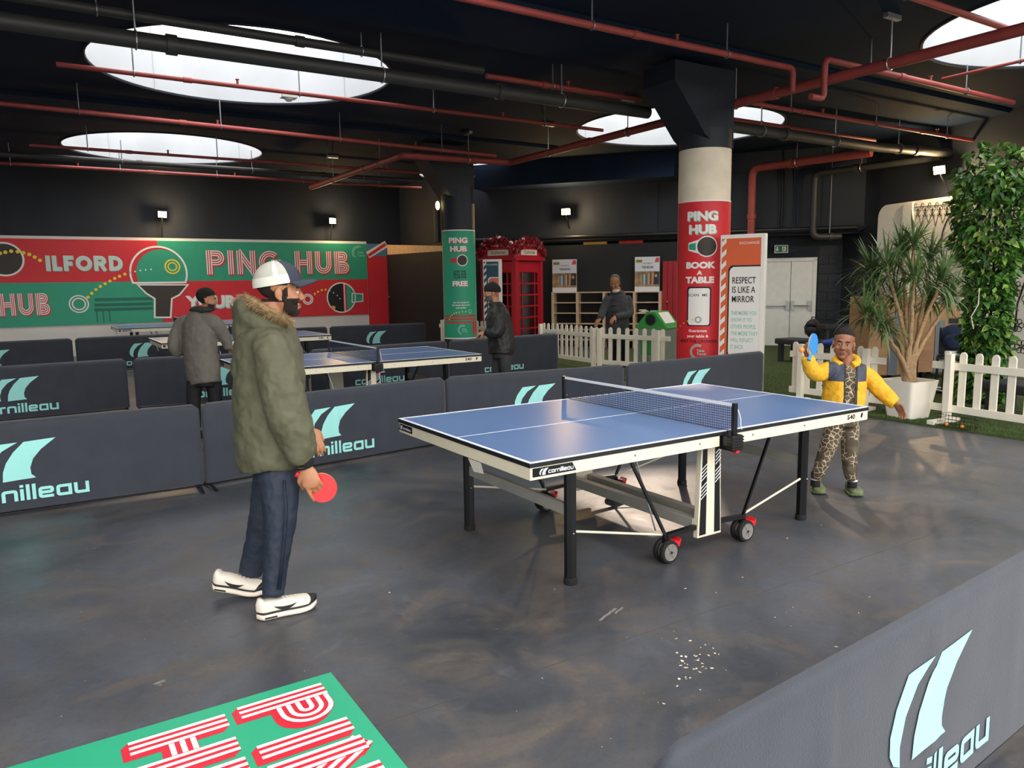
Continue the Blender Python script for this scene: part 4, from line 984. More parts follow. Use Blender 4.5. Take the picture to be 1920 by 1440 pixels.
def bposter(u0, u1, v0, v1, label):
    a, b_ = ob_px(u0, v1, -.42), ob_px(u1, v0, -.42); t0_, t1_ = ob_t(a), ob_t(b_); z0_, z1_ = zs[0], ob_px(u0, v0, -.42).z; W_, H_ = t1_-t0_, z1_-z0_
    T = thing('poster_board', label, 'poster', ob(t0_, -.42, z0_), rz); f = lambda l: (lambda x, z: (x*W_, -.004-.002*l, z*H_))
    MB().box((0, -.003, 0), (W_, .02, H_)).build('board', mat('poster_pale', 'd5dade', .6), T)
    MB().flat([(0, .14), (1, .14), (1, .58), (0, .58)], f(0)).build('picture_ground', mat('poster_warm', 'c3a578', .6, col2='6d5a44', vscale=6), T, fixn=False)
    for k in range(11):
        x = .25+k*.045; MB().flat([(x, .2+.002*k), (x+.04, .2), (x+.045, .46+.01*k), (x+.005, .48+.008*k)], f(1)).build('book_spine', mat('bk'+BKC[k % 10], BKC[k % 10], .6), T, fixn=False)
    MB().flat([(.75, .2), (.98, .2), (.98, .55), (.8, .57)], f(1)).build('picture_figure', mat('poster_navy', '2c3040', .6), T, fixn=False)
    MB().flat(circ(.86, .45, .05, 12), f(2)).build('picture_flower', mat('poster_tan', 'c89878', .6), T, fixn=False)
    q = MB(); put_text(q, 'THE BOOK', cap('', .085), f(2), (.52, .67), bold=.03, sx=1.5*H_/W_*.5); q.build('lettering', mat('ink_slate', '4a5a70', .6), T, fixn=False)
    q = MB(); put_text(q, 'WELCOME TO', cap('', .05), f(2), (.52, .79), bold=.01, sx=1.5*H_/W_*.5); q.build('lettering', mat('ink_red', 'b04a4a', .6), T, fixn=False)
    MB().flat([(.8, .84), (.98, .84), (.98, .97), (.86, .97)], f(2)).build('red_corner', mat('ink_pinkred', 'd04a50', .6), T, fixn=False)
    MB().flat([(.05, .84), (.3, .84), (.3, .92), (.05, .92)], f(2)).build('logo_block', mat('ink_ochre', '8a7a30', .6), T, fixn=False)
bposter(1036, 1081, 487, 546, 'book poster standing on the bookshelf beside the telephone box')
bposter(1190, 1237, 482, 545, 'book poster standing on the bookshelf beside the red plank door')
t0_, t1_ = ob_t(ob_px(1242, 560, -.35)), ob_t(ob_px(1300, 560, -.35)); zt_ = ob_px(1243, 490, -.35).z
RD = thing('plank_door', 'red plank door with a brass knob beside the bookshelf', 'door', ob(t0_, -.35, 0), rz)
RDM = mat('plank_red', '9e1a26', .5, var=.08, vscale=4, stretch=(6, 6, 1)); n = 6; W_ = t1_-t0_
for k in range(n): MB().box((W_*k/n+.004, -.02-.003*(k % 2), .02), (W_*(k+1)/n-.004, .02, zt_)).build('plank', RDM, RD, bevel=.003)
MB().box((0, .02, .3), (W_, .05, .42)).box((0, .02, 1.5), (W_, .05, 1.62)).build('ledge', RDM, RD)
MB().ell((.12, -.055, 1.0+.1), (.035, .035, .035)).build('knob', mat('brass', 'b9863c', .3, .8), RD, smooth='all')

# ================================================================== RECYCLING BIN
c_ = gd(1233, 640, 13.5); GRN = mat('bin_green', '3f9a4a', .4); BINS = mat('bin_steel', '8f9a90', .4, .3); view = math.atan2(CAM.y-c_.y, CAM.x-c_.x)
T = thing('recycling_bin', 'recycling bin with a green pitched lid and round opening, behind the picket fence', 'bin', (c_.x, c_.y, .02), view+PI/2-.45)
w = .26; MB().box((-w, -w, 0), (w, w, .78)).build('body', BINS, T, bevel=.02)
MB().prism([(-w-.03, .76), (w+.03, .76), (w+.03, .80), (.07, 1.06), (-.07, 1.06), (-w-.03, .80)], lambda x, z, t: (x, t, z), -w-.02, w+.02).build('lid', GRN, T, bevel=.008)
MB().cyl((.0, -w-.03, .92), (.0, -w+.01, .92), .095, 24).build('opening', PBK, T)
q = MB(); ringmesh(q, 0, .92, .10, .018, lambda x, z: (x, -w-.032, z)); q.build('opening_rim', mat('bin_green_dark', '2a6f38', .4), T, fixn=False)
MB().flat([(-.2, .3), (.2, .3), (.2, .62), (-.2, .62)], lambda x, z: (x, -w-.002, z)).build('label_panel', GRN, T, fixn=False)
MB().add([(w+.032, -.2, .79), (w+.032, .2, .79), (.10, .2, 1.045), (.10, -.2, 1.045)], [(0,1,2,3)]).build('white_notice', PW, T, fixn=False)

# ================================================================== MURAL WALL (white, with black drawing)
MUR = mat('mural_white', 'e9e6dc', .6, var=.03); INK = mat('mural_black_ink', '1b1b1d', .6)
ta, tz = sw_t(sw_px(1642, 500, -.3)), 12.5; ztop = sw_px(1700, 379, -.3).z
MW = thing('mural_wall', 'white freestanding wall panel painted with black ornamental scrolls', 'wall panel')
q = MB(); poly = [(ta, 0), (tz, 0), (tz, ztop), (ta+.25, ztop)]+[(ta+.25-.25*math.sin(k*PI/12), ztop-.25+.25*math.cos(k*PI/12)) for k in range(1, 7)]
q.prism(poly, lambda t, z, o_: sw(t, o_, z), -.3, -.2).build('panel', MUR, MW)
t_ = sw_t(sw_px(1700, 450, -.32)); q = MB(); sbox(q, t_-.12, t_+.12, -.34, -.3, 0, ztop-.02); q.build('pilaster', MUR, MW)
MF = lambda t, z: sw(t, -.306, z)
def mp(u, v): p = sw_px(u, v, -.3); return (sw_t(p), p.z)
def spiral(mb, cx, cz, r, a0, turns, sgn, w_):
    pts = [(cx+r*(1-.8*k/18)*math.cos(a0+sgn*2*PI*turns*k/18), cz+r*(1-.8*k/18)*math.sin(a0+sgn*2*PI*turns*k/18)) for k in range(19)]; ribbon(mb, pts, 0, w_, MF)
orn = MB(); random.seed(11)
for k in range(9):
    u = 1702+k*13.5; cx_, cz_ = mp(u, 392-k*.8); ll = [.30, .42, .34, .28, .36, .30, .34, .3, .4][k]
    for sgn in (-1, 1):
        spiral(orn, cx_+sgn*.055, cz_-.02, .05, PI/2, .9, sgn, .012); spiral(orn, cx_+sgn*.045, cz_-.13, .045, PI/2, .9, -sgn, .012); 
        ribbon(orn, [(cx_+sgn*.09, cz_), (cx_+sgn*.07, cz_-.12), (cx_+sgn*.04, cz_-.2), (cx_, cz_-ll)], 0, .012, MF)
    spiral(orn, cx_, cz_+.06, .045, 0, .8, 1, .012)
a_, b_ = mp(1700, 390), mp(1815, 380); ribbon(orn, [a_, b_], 0, .014, MF)
orn.build('scroll_frieze', INK, MW, fixn=False)
big = MB(); cx_, cz_ = mp(1830, 450); R_ = abs(mp(1765, 450)[0]-cx_)
ribbon(big, [(cx_+R_*math.cos(k*PI/20), cz_+R_*1.0*math.sin(k*PI/20)) for k in range(41)], 0, .03, MF)
for k in range(10):
    a = k*2*PI/10; x_, z_ = cx_+R_*.62*math.cos(a), cz_+R_*.62*math.sin(a); spiral(big, x_, z_, .13, a, 1.1, 1, .018); spiral(big, x_+.1*math.cos(a), z_+.15*math.sin(a), .09, a+2, 1, -1, .015)
big.build('scroll_wheel', INK, MW, fixn=False)
fl = MB()
for (u, v, r_) in ((1880, 455, .13), (1900, 440, .12), (1925, 500, .13), (1895, 505, .13), (1930, 560, .14), (1875, 630, .12), (1895, 640, .13), (1935, 610, .14), (1905, 540, .12), (1890, 575, .10), (1912, 470, .14), (1880, 600, .13), (1908, 610, .12), (1870, 480, .12), (1915, 650, .12)):
    x_, z_ = mp(u, v)
    for k in range(6): a = k*PI/3; ribbon(fl, circ(x_+r_*.6*math.cos(a), z_+r_*.6*math.sin(a), r_*.38, 10), 0, .012, MF, True)
    spiral(fl, x_, z_, r_*.3, 0, 1.2, 1, .012)
pts = [mp(1918, 455), mp(1905, 480), mp(1903, 520), mp(1890, 560), mp(1885, 600), mp(1878, 640)]; ribbon(fl, pts, 0, .04, MF)
pts = [mp(1925, 520), mp(1908, 570), mp(1903, 620)]; ribbon(fl, pts, 0, .035, MF)
tf = mp(1925, 500)[0]
for k in range(26):
    x_, z_, r_ = tf+.25+random.random()*4.5, .4+random.random()*2.0, random.uniform(.09, .17)
    for j in range(6): a = j*PI/3; ribbon(fl, circ(x_+r_*.6*math.cos(a), z_+r_*.6*math.sin(a), r_*.38, 10), 0, .012, MF, True)
    spiral(fl, x_, z_, r_*.3, 0, 1.2, 1, .012); spiral(fl, x_+r_*1.4, z_-r_, r_*.8, k, 1.2, 1 if k % 2 else -1, .016)
fl.build('flower_drawing', INK, MW, fixn=False)

# ================================================================== PLYWOOD CRATES, BENCHES, BAGS
PLY = mat('plywood', 'a9805a', .65, var=.15, vscale=3, stretch=(1, 6, 6)); SPN = mat('grey_castor', '6a7078', .4, .4)
def crate(u0, u1, v0, d0, depth_, label):
    a, b_ = gd(u0, 600, d0), gd(u1, 600, d0); L = (Vector((b_.x, b_.y))-Vector((a.x, a.y))).length; z1 = gd((u0+u1)/2, v0, d0).z
    T = thing('plywood_crate', label, 'crate', (a.x, a.y, .02), math.atan2(b_.y-a.y, b_.x-a.x))
    MB().box((0, 0, .1), (L, depth_, z1-.02)).build('box', PLY, T, bevel=.01)
    m_ = MB().box((L*.5-.07, -.012, .1), (L*.5+.07, 0, z1-.25)).build('hinge_plate', SPN, T)
    MB().box((L*.7, -.01, z1-.3), (L*.7+.16, 0, z1-.22)).build('hand_slot', PBK, T)
    for x in (.12, L-.12):
        for y in (.1, depth_-.1): MB().lathe([(.02, -.02), (.05, -.02), (.05, .02), (.02, .02)], (x, y, .05), 14, axis='x').build('castor', RUB, T)
crate(1630, 1724, 557, 11.6, .7, 'plywood crate on castors behind the potted tree, beside the dark benches')
crate(1726, 1800, 573, 11.9, .7, 'plywood crate on castors behind the leafy arch')
PAD = mat('bench_dark_vinyl', '2f3238', .5, var=.1)
def bench(p, q, wdt, h, label, group='dark padded benches on the turf'):
    p, q = Vector((p.x, p.y, .02)), Vector((q.x, q.y, .02)); L = (q-p).length
    T = thing('bench', label, 'bench', p, math.atan2(q.y-p.y, q.x-p.x), group)
    MB().box((0, 0, h-.11), (L, wdt, h)).build('seat', PAD, T, bevel=.025)
    for x in (.06, L-.14):
        for y in (.04, wdt-.12): MB().box((x, y, 0), (x+.08, y+.08, h-.10)).build('leg', PAD, T)
    return T
h_ = .47
bench(gz(1452, 634, h_), gz(1660, 650, h_), .5, h_-.02, 'long dark padded bench with a rucksack on it, behind the boy')
bench(gz(1548, 609, .62), gz(1632, 606, .62), .5, .6, 'taller dark padded bench against the block wall')
bench(gz(1868, 628, h_), gz(1990, 640, h_), .5, h_-.02, 'dark padded bench in front of the mural, beyond the leafy arch')
bench(gz(1836, 712, .40), gz(1990, 735, .40), .45, .38, 'low dark padded bench right behind the picket fence by the arch')
BAGM = mat('rucksack_black', '1c1e22', .7, var=.3, vscale=20, bump=.5, bscale=40)
p = gz(1528, 634, h_+.02); T = thing('rucksack', 'black rucksack standing on the long bench by the doors', 'bag', (p.x+.1, p.y+.12, h_+.03), math.atan2(CAM.y-p.y, CAM.x-p.x)+PI/2-.3)
MB().ell((0, 0, .16), (.15, .1, .19)).build('body', BAGM, T, smooth='all'); MB().ell((0, -.09, .11), (.11, .06, .1)).build('pocket', BAGM, T, smooth='all'); MB().ell((0, -.07, .24), (.1, .05, .05)).build('pocket', BAGM, T, smooth='all')
MB().tube([(-.04, .02, .34), (-.03, 0, .38), (.03, 0, .38), (.04, .02, .34)], .01, 6).build('handle', BAGM, T)
for sx in (-1, 1): MB().tube([(sx*.07, -.1, .3), (sx*.12, -.13, .2), (sx*.1, -.12, .05)], .009, 6).build('strap', RUB, T)
p = gz(1598, 606, .62); o = MB()
random.seed(9)
for k in range(7): o.ell((random.uniform(-.14, .14), random.uniform(-.05, .05), .05+.02*k % .09), (random.uniform(.08, .14), random.uniform(.07, .1), .045))
o = o.build('folded_jacket', BAGM, smooth='all'); o.location = (p.x, p.y+.2, .625); tag(o, 'black jacket heaped on the taller bench', 'jacket')
# blue hooded top left on the long bench behind the boy
p = gz(1565, 648, h_); o = MB(); o.ell((0, 0, .05), (.2, .12, .06)); o.ell((.1, -.03, .09), (.1, .1, .05)); o = o.build('blue_sweater', mat('sweater_blue', '2c4fa8', .85, var=.2, vscale=14, bump=.4, bscale=30), smooth='all'); o.location = (p.x+.06, p.y+.12, h_-.01); tag(o, 'blue sweater lying on the long bench behind the boy', 'sweater')
# chair with navy jacket and a foot pump
p = gd(1790, 640, 10.9); T = thing('chair', 'black chair with a navy jacket over it, half hidden by the leafy arch', 'chair', (p.x, p.y, .02), math.atan2(CAM.y-p.y, CAM.x-p.x)+PI/2)
MB().box((-.22, -.2, .42), (.22, .22, .47)).build('seat', PAD, T, bevel=.015); MB().box((-.2, .19, .47), (.2, .23, .86)).build('backrest', PAD, T, bevel=.015)
for x in (-.2, .2):
    for y in (-.18, .2): MB().tube([(x, y, 0), (x, y, .43)], .014, 8).build('leg', RUB, T)
o = MB().ell((0, .18, .74), (.2, .07, .17)); o.ell((0, .12, .66), (.15, .06, .12)); o.build('jacket', mat('jacket_navy', '1b2a4a', .8, var=.25, vscale=14), T, smooth='all')
MB().box((-.12, -.15, .475), (.14, .05, .53)).build('white_paper_bag', PW, T, bevel=.02)
p = gd(1772, 655, 10.4); T = thing('floor_pump', 'black floor pump with a steel rod beside the plywood crate', 'pump', (p.x, p.y, .02))
MB().tube([(0, 0, .04), (0, 0, .36)], .018, 10).build('barrel', RUB, T); MB().tube([(0, 0, .36), (0, 0, .52)], .008, 8).build('rod', STEEL, T); MB().tube([(-.08, .05, .52), (.08, -.05, .52)], .013, 8).build('handle', RUB, T)
MB().ell((0, 0, .03), (.12, .09, .03)).build('base', RUB, T, smooth='all'); MB().tube([(.1*math.cos(a), .1*math.sin(a), .05+.02*math.sin(a)) for a in [k*PI/8 for k in range(13)]], .012, 6).build('hose', PW, T, smooth=True)

# ================================================================== PLANTER AND TREE
pc0 = Vector((5.16, 1.13, .02))
T = thing('planter', 'white square tapered planter at the end of the picket fence', 'planter', pc0, -.15)
a, b_, hh = .165, .225, .43; q = MB()
def sq(r, z): return [(p.x, p.y, z) for p in rnd([(-r, -r), (r, -r), (r, r), (-r, r)], .05, 4, True)]
rings = [sq(a, 0), sq(b_, hh), sq(b_-.02, hh), sq(b_-.03, hh-.06)]; n = len(rings[0])
q.add([v for r_ in rings for v in r_], [(i*n+k, i*n+(k+1) % n, (i+1)*n+(k+1) % n, (i+1)*n+k) for i in range(3) for k in range(n)]+[tuple(range(n))[::-1]])
q.build('pot', mat('planter_white', 'eee7d8', .4), T, smooth=True); MB().add(sq(b_-.028, hh-.05), [tuple(range(n))]).build('soil', mat('soil', '2c2119', .95, bump=.6), T)
TREE = thing('dracaena_tree', 'multi-stemmed spiky-leaved tree growing in the white planter', 'tree', pc0+Vector((0, 0, hh-.06)))
BARK = mat('tree_bark', 'a88a66', .8, var=.25, vscale=12, bump=.6, bscale=60, stretch=(1, 1, 3)); LEAFD = mat('dracaena_leaf', '3f5a34', .45, col2='6f8a50', vscale=5)
dT = depth(TREE.location); base = TREE.location
heads = [(1622, 590, -.1), (1640, 545, .25), (1662, 500, -.2), (1690, 470, .1), (1712, 455, -.1), (1745, 480, .2), (1768, 520, -.15), (1650, 610, -.3), (1745, 560, .3), (1715, 520, -.35), (1680, 560, .35), (1782, 560, .05), (1632, 505, .1)]
random.seed(21); leafpts = []
for i, (u, v, dd) in enumerate(heads):
    e = gd(u, v, dT+dd)-base; a0 = i*2.4; s0 = Vector((.045*math.cos(a0), .045*math.sin(a0), 0))
    m1 = s0.lerp(e, .38); m1.x = m1.x*.55; m1.y = m1.y*.55; m1.z = e.z*.42+.05; m2 = s0.lerp(e, .75); m2.z = e.z*.78
    pts = []
    for k in range(13):
        t = k/12; w_ = [(1-t)**3, 3*t*(1-t)**2, 3*t*t*(1-t), t**3]; p = s0*w_[0]+m1*w_[1]+m2*w_[2]+e*w_[3]; pts.append(p+Vector((random.uniform(-.008,.008), random.uniform(-.008,.008), 0)))
    MB().tube(pts, [.030-.016*k/12 for k in range(13)], 9).build('stem', BARK, TREE, smooth=True); leafpts.append((e, (pts[-1]-pts[-2]).normalized()))
def blade(L, w_, droop, N=7):
    vs = []; fs = []
    for k in range(N+1):
        t = k/N; x = L*(t-.12*droop*t*t*t); z = -droop*L*.5*t*t; ww = w_*math.sin(PI*min(1, .12+.88*(1-t)))**.6*(1-t**3)+.0005
        vs += [(x, -ww, z+abs(ww)*.3), (x, ww, z+abs(ww)*.3)]
    for k in range(N): fs.append((2*k, 2*k+2, 2*k+3, 2*k+1))
    return vs, fs
bl_me = []
for dr in (.3, .6, .9, 1.3):
    q = MB(); q.add(*blade(.42, .012, dr)); me = bpy.data.meshes.new('leaf'); me.from_pydata(q.v, [], q.f); me.materials.append(LEAFD); me.polygons.foreach_set('use_smooth', [True]*len(me.polygons)); bl_me.append(me)
cnt = 0; rest = MB()
for (e, ax) in leafpts:
    for k in range(105):
        az = random.uniform(0, 2*PI); el = random.uniform(-.25, 1.35); d = Vector((math.cos(az)*math.cos(el), math.sin(az)*math.cos(el), math.sin(el)))
        di = 0 if el > 1.0 else random.choice((1, 2, 3)); sc = random.uniform(.7, 1.15); org = e+ax*random.uniform(-.12, .03)
        R = d.to_track_quat('X', 'Z').to_matrix()
        if k < 23:
            o = link(bl_me[di], 'leaf', TREE); o.location = org; o.rotation_euler = R.to_euler(); o.scale = (sc,)*3
        else:
            me = bl_me[di]; rest.add([org+(R @ (v.co*sc)) for v in me.vertices], [tuple(p.vertices) for p in me.polygons])
o = rest.build('foliage', LEAFD, TREE, smooth='all', fixn=False); o['kind'] = 'stuff'

# ================================================================== LEAFY ARCH
AR = gd(1843, 700, 9.7); aw = Vector((CR.x, CR.y, 0)).normalized(); ad = Vector((-aw.y, aw.x, 0))
ARCH = thing('leafy_arch', 'tall archway densely covered in green ivy leaves behind the picket fence', 'arch', (AR.x, AR.y, .02))
fmx = mat('arch_frame', '26301c', .8); zt_ = gd(1860, 330, 9.7).z
q = MB()
for s_ in (0, 2.3):
    for dx in (-.12, .12):
        for dy in (-.12, .12): q.tube([aw*(s_+dx)+ad*dy, aw*(s_+dx)+ad*dy+Vector((0, 0, zt_-.1))], .018, 6)
for dy in (-.12, .12):
    for dz in (0, .2): q.tube([aw*-.12+ad*dy+Vector((0, 0, zt_-.25+dz)), aw*2.42+ad*dy+Vector((0, 0, zt_-.25+dz))], .018, 6)
q.build('frame', fmx, ARCH)
LG = [mat('ivy_leaf_dark', '2c4f22', .4, var=.3, vscale=3), mat('ivy_leaf_mid', '4c7a30', .4, var=.3, vscale=3), mat('ivy_leaf_light', '86a848', .4, var=.25, vscale=3)]
lm = []
for m_ in LG:
    q = MB(); q.add([(0, 0, 0), (.02, -.022, .006), (.05, -.02, .004), (.085, 0, -.012), (.05, .02, .004), (.02, .022, .006), (.04, 0, -.004)], [(0, 1, 6), (1, 2, 6), (2, 3, 6), (3, 4, 6), (4, 5, 6), (5, 0, 6)])
    me = bpy.data.meshes.new('leaf'); me.from_pydata(q.v, [], q.f); me.materials.append(m_); me.polygons.foreach_set('use_smooth', [True]*6); lm.append(me)
random.seed(33); rest = [MB() for _ in LG]; n_ind = 0
def arch_leaf(p, nrm, ind):
    global n_ind
    d = (nrm*random.uniform(.2, 1)+Vector((random.gauss(0, .5), random.gauss(0, .5), random.gauss(-.5, .5)))).normalized(); R = d.to_track_quat('X', 'Z').to_matrix() @ Matrix.Rotation(random.uniform(-1, 1), 3, 'X')
    k = random.choices((0, 1, 2), (3, 5, 2))[0]
    sc = random.uniform(.8, 1.6)
    if ind: o = link(lm[k], 'leaf', ARCH); o.location = p; o.rotation_euler = R.to_euler(); o.scale = (sc,)*3
    else: rest[k].add([p+(R @ (v.co*sc)) for v in lm[k].vertices], [tuple(f.vertices) for f in lm[k].polygons])
for i in range(6600):
    if i < 4600:
        s_ = 0 if i % 17 else 2.3; z = random.random()*zt_; ang = random.uniform(0, 2*PI); rad = .22+.11*noise.noise(Vector((math.cos(ang)*1.5, math.sin(ang)*1.5, z*2.2)))+.20*min(1, max(0, (z/zt_-.52)/.2))
        rr_ = rad*random.uniform(.72, 1.08); nrm = aw*math.cos(ang)+ad*math.sin(ang); p = aw*s_+nrm*rr_+Vector((0, 0, z))
    else:
        t = random.uniform(-.3, 2.6); ang = random.uniform(0, 2*PI); rad = .30+.1*noise.noise(Vector((t*2, math.cos(ang), math.sin(ang)*2))); nrm = ad*math.cos(ang)+Vector((0, 0, math.sin(ang)))
        rr_ = rad*random.uniform(.72, 1.1); p = aw*t+nrm*rr_+Vector((0, 0, zt_-.05))
    vis = nrm.dot(-_f) > .35 and (i < 4600 and i % 17 or t < .5)
    ind = vis and n_ind < 300 and i % 3 == 0
    if ind: n_ind += 1
    arch_leaf(p, nrm, ind)
for k, q in enumerate(rest):
    o = q.build('foliage', LG[k], ARCH, fixn=False, smooth='all'); o['kind'] = 'stuff'
q = MB(); q.tube([aw*(-.28)+ad*-.2+Vector((0, 0, .95)), aw*(-.33)+ad*-.22+Vector((0, 0, 1.1)), aw*(-.27)+ad*-.25+Vector((0, 0, 1.25)), aw*(-.27)+ad*-.25+Vector((0, 0, 1.45))], .006, 6); q.build('white_cable', PW, ARCH, smooth=True)
# palm frond poking from the arch
q = MB(); o0 = gd(1875, 440, 9.35)-ARCH.location; d0 = aw*.9+Vector((0, 0, .5))
for k in range(12):
    b0 = o0+d0*(.035*k-.2)
    for s_ in (-1, 1): e = b0+(Vector((0, 0, 1))*s_*.14*(1-k/16)+aw*.08); q.add([b0, b0.lerp(e, .5)+aw*.012, e, b0.lerp(e, .5)-aw*.012], [(0, 1, 2, 3)])
q.build('fern_frond', mat('frond_olive', '9aa05a', .5), ARCH, fixn=False)

# ================================================================== TURF BLADES, MAT, BASKET, LITTER
TB = mat('turf_blade', '506a2a', .7, col2='3b5220', vscale=3); q = MB(); random.seed(2)
for i in range(26000):
    x = 4.87+random.random()**1.6*2.6; y = -1.6+random.random()*6.4; a = random.uniform(0, PI); hh_ = random.uniform(.012, .028); dx, dy = .004*math.cos(a), .004*math.sin(a)
    q.add([(x-dx, y-dy, .018), (x+dx, y+dy, .018), (x+random.uniform(-.012, .012), y+random.uniform(-.012, .012), .02+hh_)], [(0, 1, 2)])
o = q.build('turf_grass', TB, fixn=False); tag(o, 'short green artificial grass along the picket fence', 'grass', kind='stuff')
# floor mat
MG = mat('mat_green', '2aa57c', .45, var=.02); MR = mat('mat_red', 'd02238', .45)
mx0, mx1, my0, my1 = -4.05, -2.385, -3.0, -.755
T = thing('floor_mat', 'green floor sticker with striped PING HUB lettering', 'floor mat', (mx1, my1, 0))
MB().box((mx0-mx1, my0-my1, 0), (0, 0, .006)).build('base', MG, T)
pB, pT = gz(447, 1337), gz(601, 1288)
Hh = (pT.x-pB.x)*1.02; xb1 = pB.x; hB = gz(238, 1400); ys1 = gz(600, 1283).y
def mf(xb, ys): return lambda a, b, l: (xb+b-mx1, ys-a-my1, .0068+.0012*l)
for (txt, xb, ys) in (('PING', xb1, ys1-.0), ('HUB', gz(240, 1399).x, gz(425, 1340).y)):
    W_, S_, _ = stripes(txt, mf(xb, ys), Hh, T=.29, gap=.13, back_off=(.085, -.075))
    S_.build('lettering_shadow', MR, T, fixn=False); W_.build('lettering', PW, T, fixn=False)
# ball basket with two orange balls
p = gz(1785, 805); T = thing('ball_basket', 'small black wire basket holding orange balls at the fence foot', 'basket', (p.x+.05, p.y-.03, .022), -.12)
q = MB(); w_, l_, h_ = .09, .17, .13
for z in (.005, .05, .09, h_): q.tube([(-w_, -l_, z), (w_, -l_, z), (w_, l_, z), (-w_, l_, z)], .0022, 5, closed=True)
for k in range(9):
    y = -l_+2*l_*k/8; q.tube([(-w_, y, h_), (-w_, y, .004), (w_, y, .004), (w_, y, h_)], .0016, 4)
for k in range(5):
    x = -w_+2*w_*k/4; q.tube([(x, -l_, h_), (x, -l_, .004), (x, l_, .004), (x, l_, h_)], .0016, 4)
q.build('wire_cage', mat('wire_black', '1b1b1b', .5, .5), T)
OB = mat('ball_orange', 'f0913c', .5)
for (dx, dy, lab) in ((-.05, .09, 'orange ball in the wire basket, nearer the planter'), (-.045, -.07, 'orange ball in the wire basket, farther from the planter')):
    o = MB().ell((0, 0, 0), (.02, .02, .02), 20, 14).build('ball', OB, smooth='all'); o.location = (T.location.x+dx, T.location.y+dy, .02+.026); tag(o, lab, 'ball')
# torn paper and leaf litter on the floor
q = MB(); random.seed(4); LIT = mat('litter_pale', 'd9cdb4', .8)
spots = [(1300+random.gauss(0, 26), 1245+random.gauss(0, 22)) for _ in range(34)]+[(1268, 1198), (1314, 1215), (1312, 1228), (1270, 1287), (1568, 1213), (1343, 1112), (1392, 1083), (1453, 1158), (1610, 1150), (1245, 1320), (870, 1031), (1285, 1104), (730, 1112), (300, 1285), (1630, 1120), (1540, 985), (1476, 1010)]+[(random.uniform(100, 1500), random.uniform(950, 1420)) for _ in range(70)]
for i, (u, v) in enumerate(spots):
    p = gz(u, v)
    if p.y < -2.4: continue
    r_ = random.uniform(.004, .010) if i < 51 else random.uniform(.002, .004); a = random.uniform(0, PI); k = random.uniform(.3, .8); n_ = 6
    if mx0 < p.x < mx1 and p.y < my1: continue
    q.add([(p.x+r_*math.cos(2*PI*j/n_)*math.cos(a)-r_*k*math.sin(2*PI*j/n_)*math.sin(a), p.y+r_*math.cos(2*PI*j/n_)*math.sin(a)+r_*k*math.sin(2*PI*j/n_)*math.cos(a), .0012+random.uniform(0, .002)) for j in range(n_)], [tuple(range(n_))])
o = q.build('floor_litter', LIT, fixn=False); tag(o, 'scattered pale crumbs and paper flecks on the dark floor', 'litter', kind='stuff')
# ================================================================== PEOPLE
def ev(o):
    dg = bpy.context.evaluated_depsgraph_get(); return bpy.data.meshes.new_from_object(o.evaluated_get(dg))
def fuse(mb, voxel, smooth=4, name='body', m=None, parent=None, disp=0, dsize=.12, fac=.5):
    """union of closed pieces into one continuous skin"""
    me = bpy.data.meshes.new('tmp'); me.from_pydata(mb.v, [], mb.f); bm = bmesh.new(); bm.from_mesh(me); bmesh.ops.recalc_face_normals(bm, faces=bm.faces); bm.to_mesh(me); bm.free()
    o = bpy.data.objects.new('tmp', me); C.objects.link(o)
    r = o.modifiers.new('r', 'REMESH'); r.mode = 'VOXEL'; r.voxel_size = voxel
    if smooth: s = o.modifiers.new('s', 'SMOOTH'); s.iterations = smooth; s.factor = fac
    if disp:
        tx = bpy.data.textures.new('folds', 'CLOUDS'); tx.noise_scale = dsize; tx.noise_depth = 2
        d = o.modifiers.new('d', 'DISPLACE'); d.texture = tx; d.strength = disp; d.mid_level = .5; d.texture_coords = 'LOCAL'
    out = ev(o); bpy.data.objects.remove(o); out.name = name; out.materials.clear()
    for x in (m if isinstance(m, list) else [m]): out.materials.append(x)
    out.polygons.foreach_set('use_smooth', [True]*len(out.polygons))
    return link(out, name, parent)
def limb(mb, pts, rad, side=None, n=16):
    """loft through pts; rad = r or (r_side, r_other); side orients the first radius"""
    pts = [Vector(p) for p in pts]; P = []; R = []
    N = len(pts)
    for i in range(N-1):                                            # Catmull-Rom refinement
        p0, p1, p2, p3 = pts[max(i-1, 0)], pts[i], pts[i+1], pts[min(i+2, N-1)]
        r1, r2 = [x if isinstance(x, tuple) else (x, x) for x in (rad[i], rad[i+1])]
        for k in range(4):
            t = k/4; P.append(.5*((2*p1)+(p2-p0)*t+(2*p0-5*p1+4*p2-p3)*t*t+(3*p1-p0-3*p2+p3)*t*t*t)); R.append((r1[0]+(r2[0]-r1[0])*t, r1[1]+(r2[1]-r1[1])*t))
    P.append(pts[-1]); R.append(rad[-1] if isinstance(rad[-1], tuple) else (rad[-1],)*2)
    vs = []; fs = []; M = len(P); ref = Vector(side) if side is not None else None
    for i, p in enumerate(P):
        t = (P[min(i+1, M-1)]-P[max(i-1, 0)]).normalized()
        if ref is None: ref = t.orthogonal()
        a = (ref-t*ref.dot(t)).normalized(); b = t.cross(a)
        if side is None: ref = a
        for k in range(n): q = 2*PI*k/n; vs.append(p+a*(math.cos(q)*R[i][0])+b*(math.sin(q)*R[i][1]))
    for i in range(M-1):
        for k in range(n): fs.append((i*n+k, i*n+(k+1) % n, (i+1)*n+(k+1) % n, (i+1)*n+k))
    fs += [tuple(range(n))[::-1], tuple((M-1)*n+k for k in range(n))]
    mb.add(vs, fs)
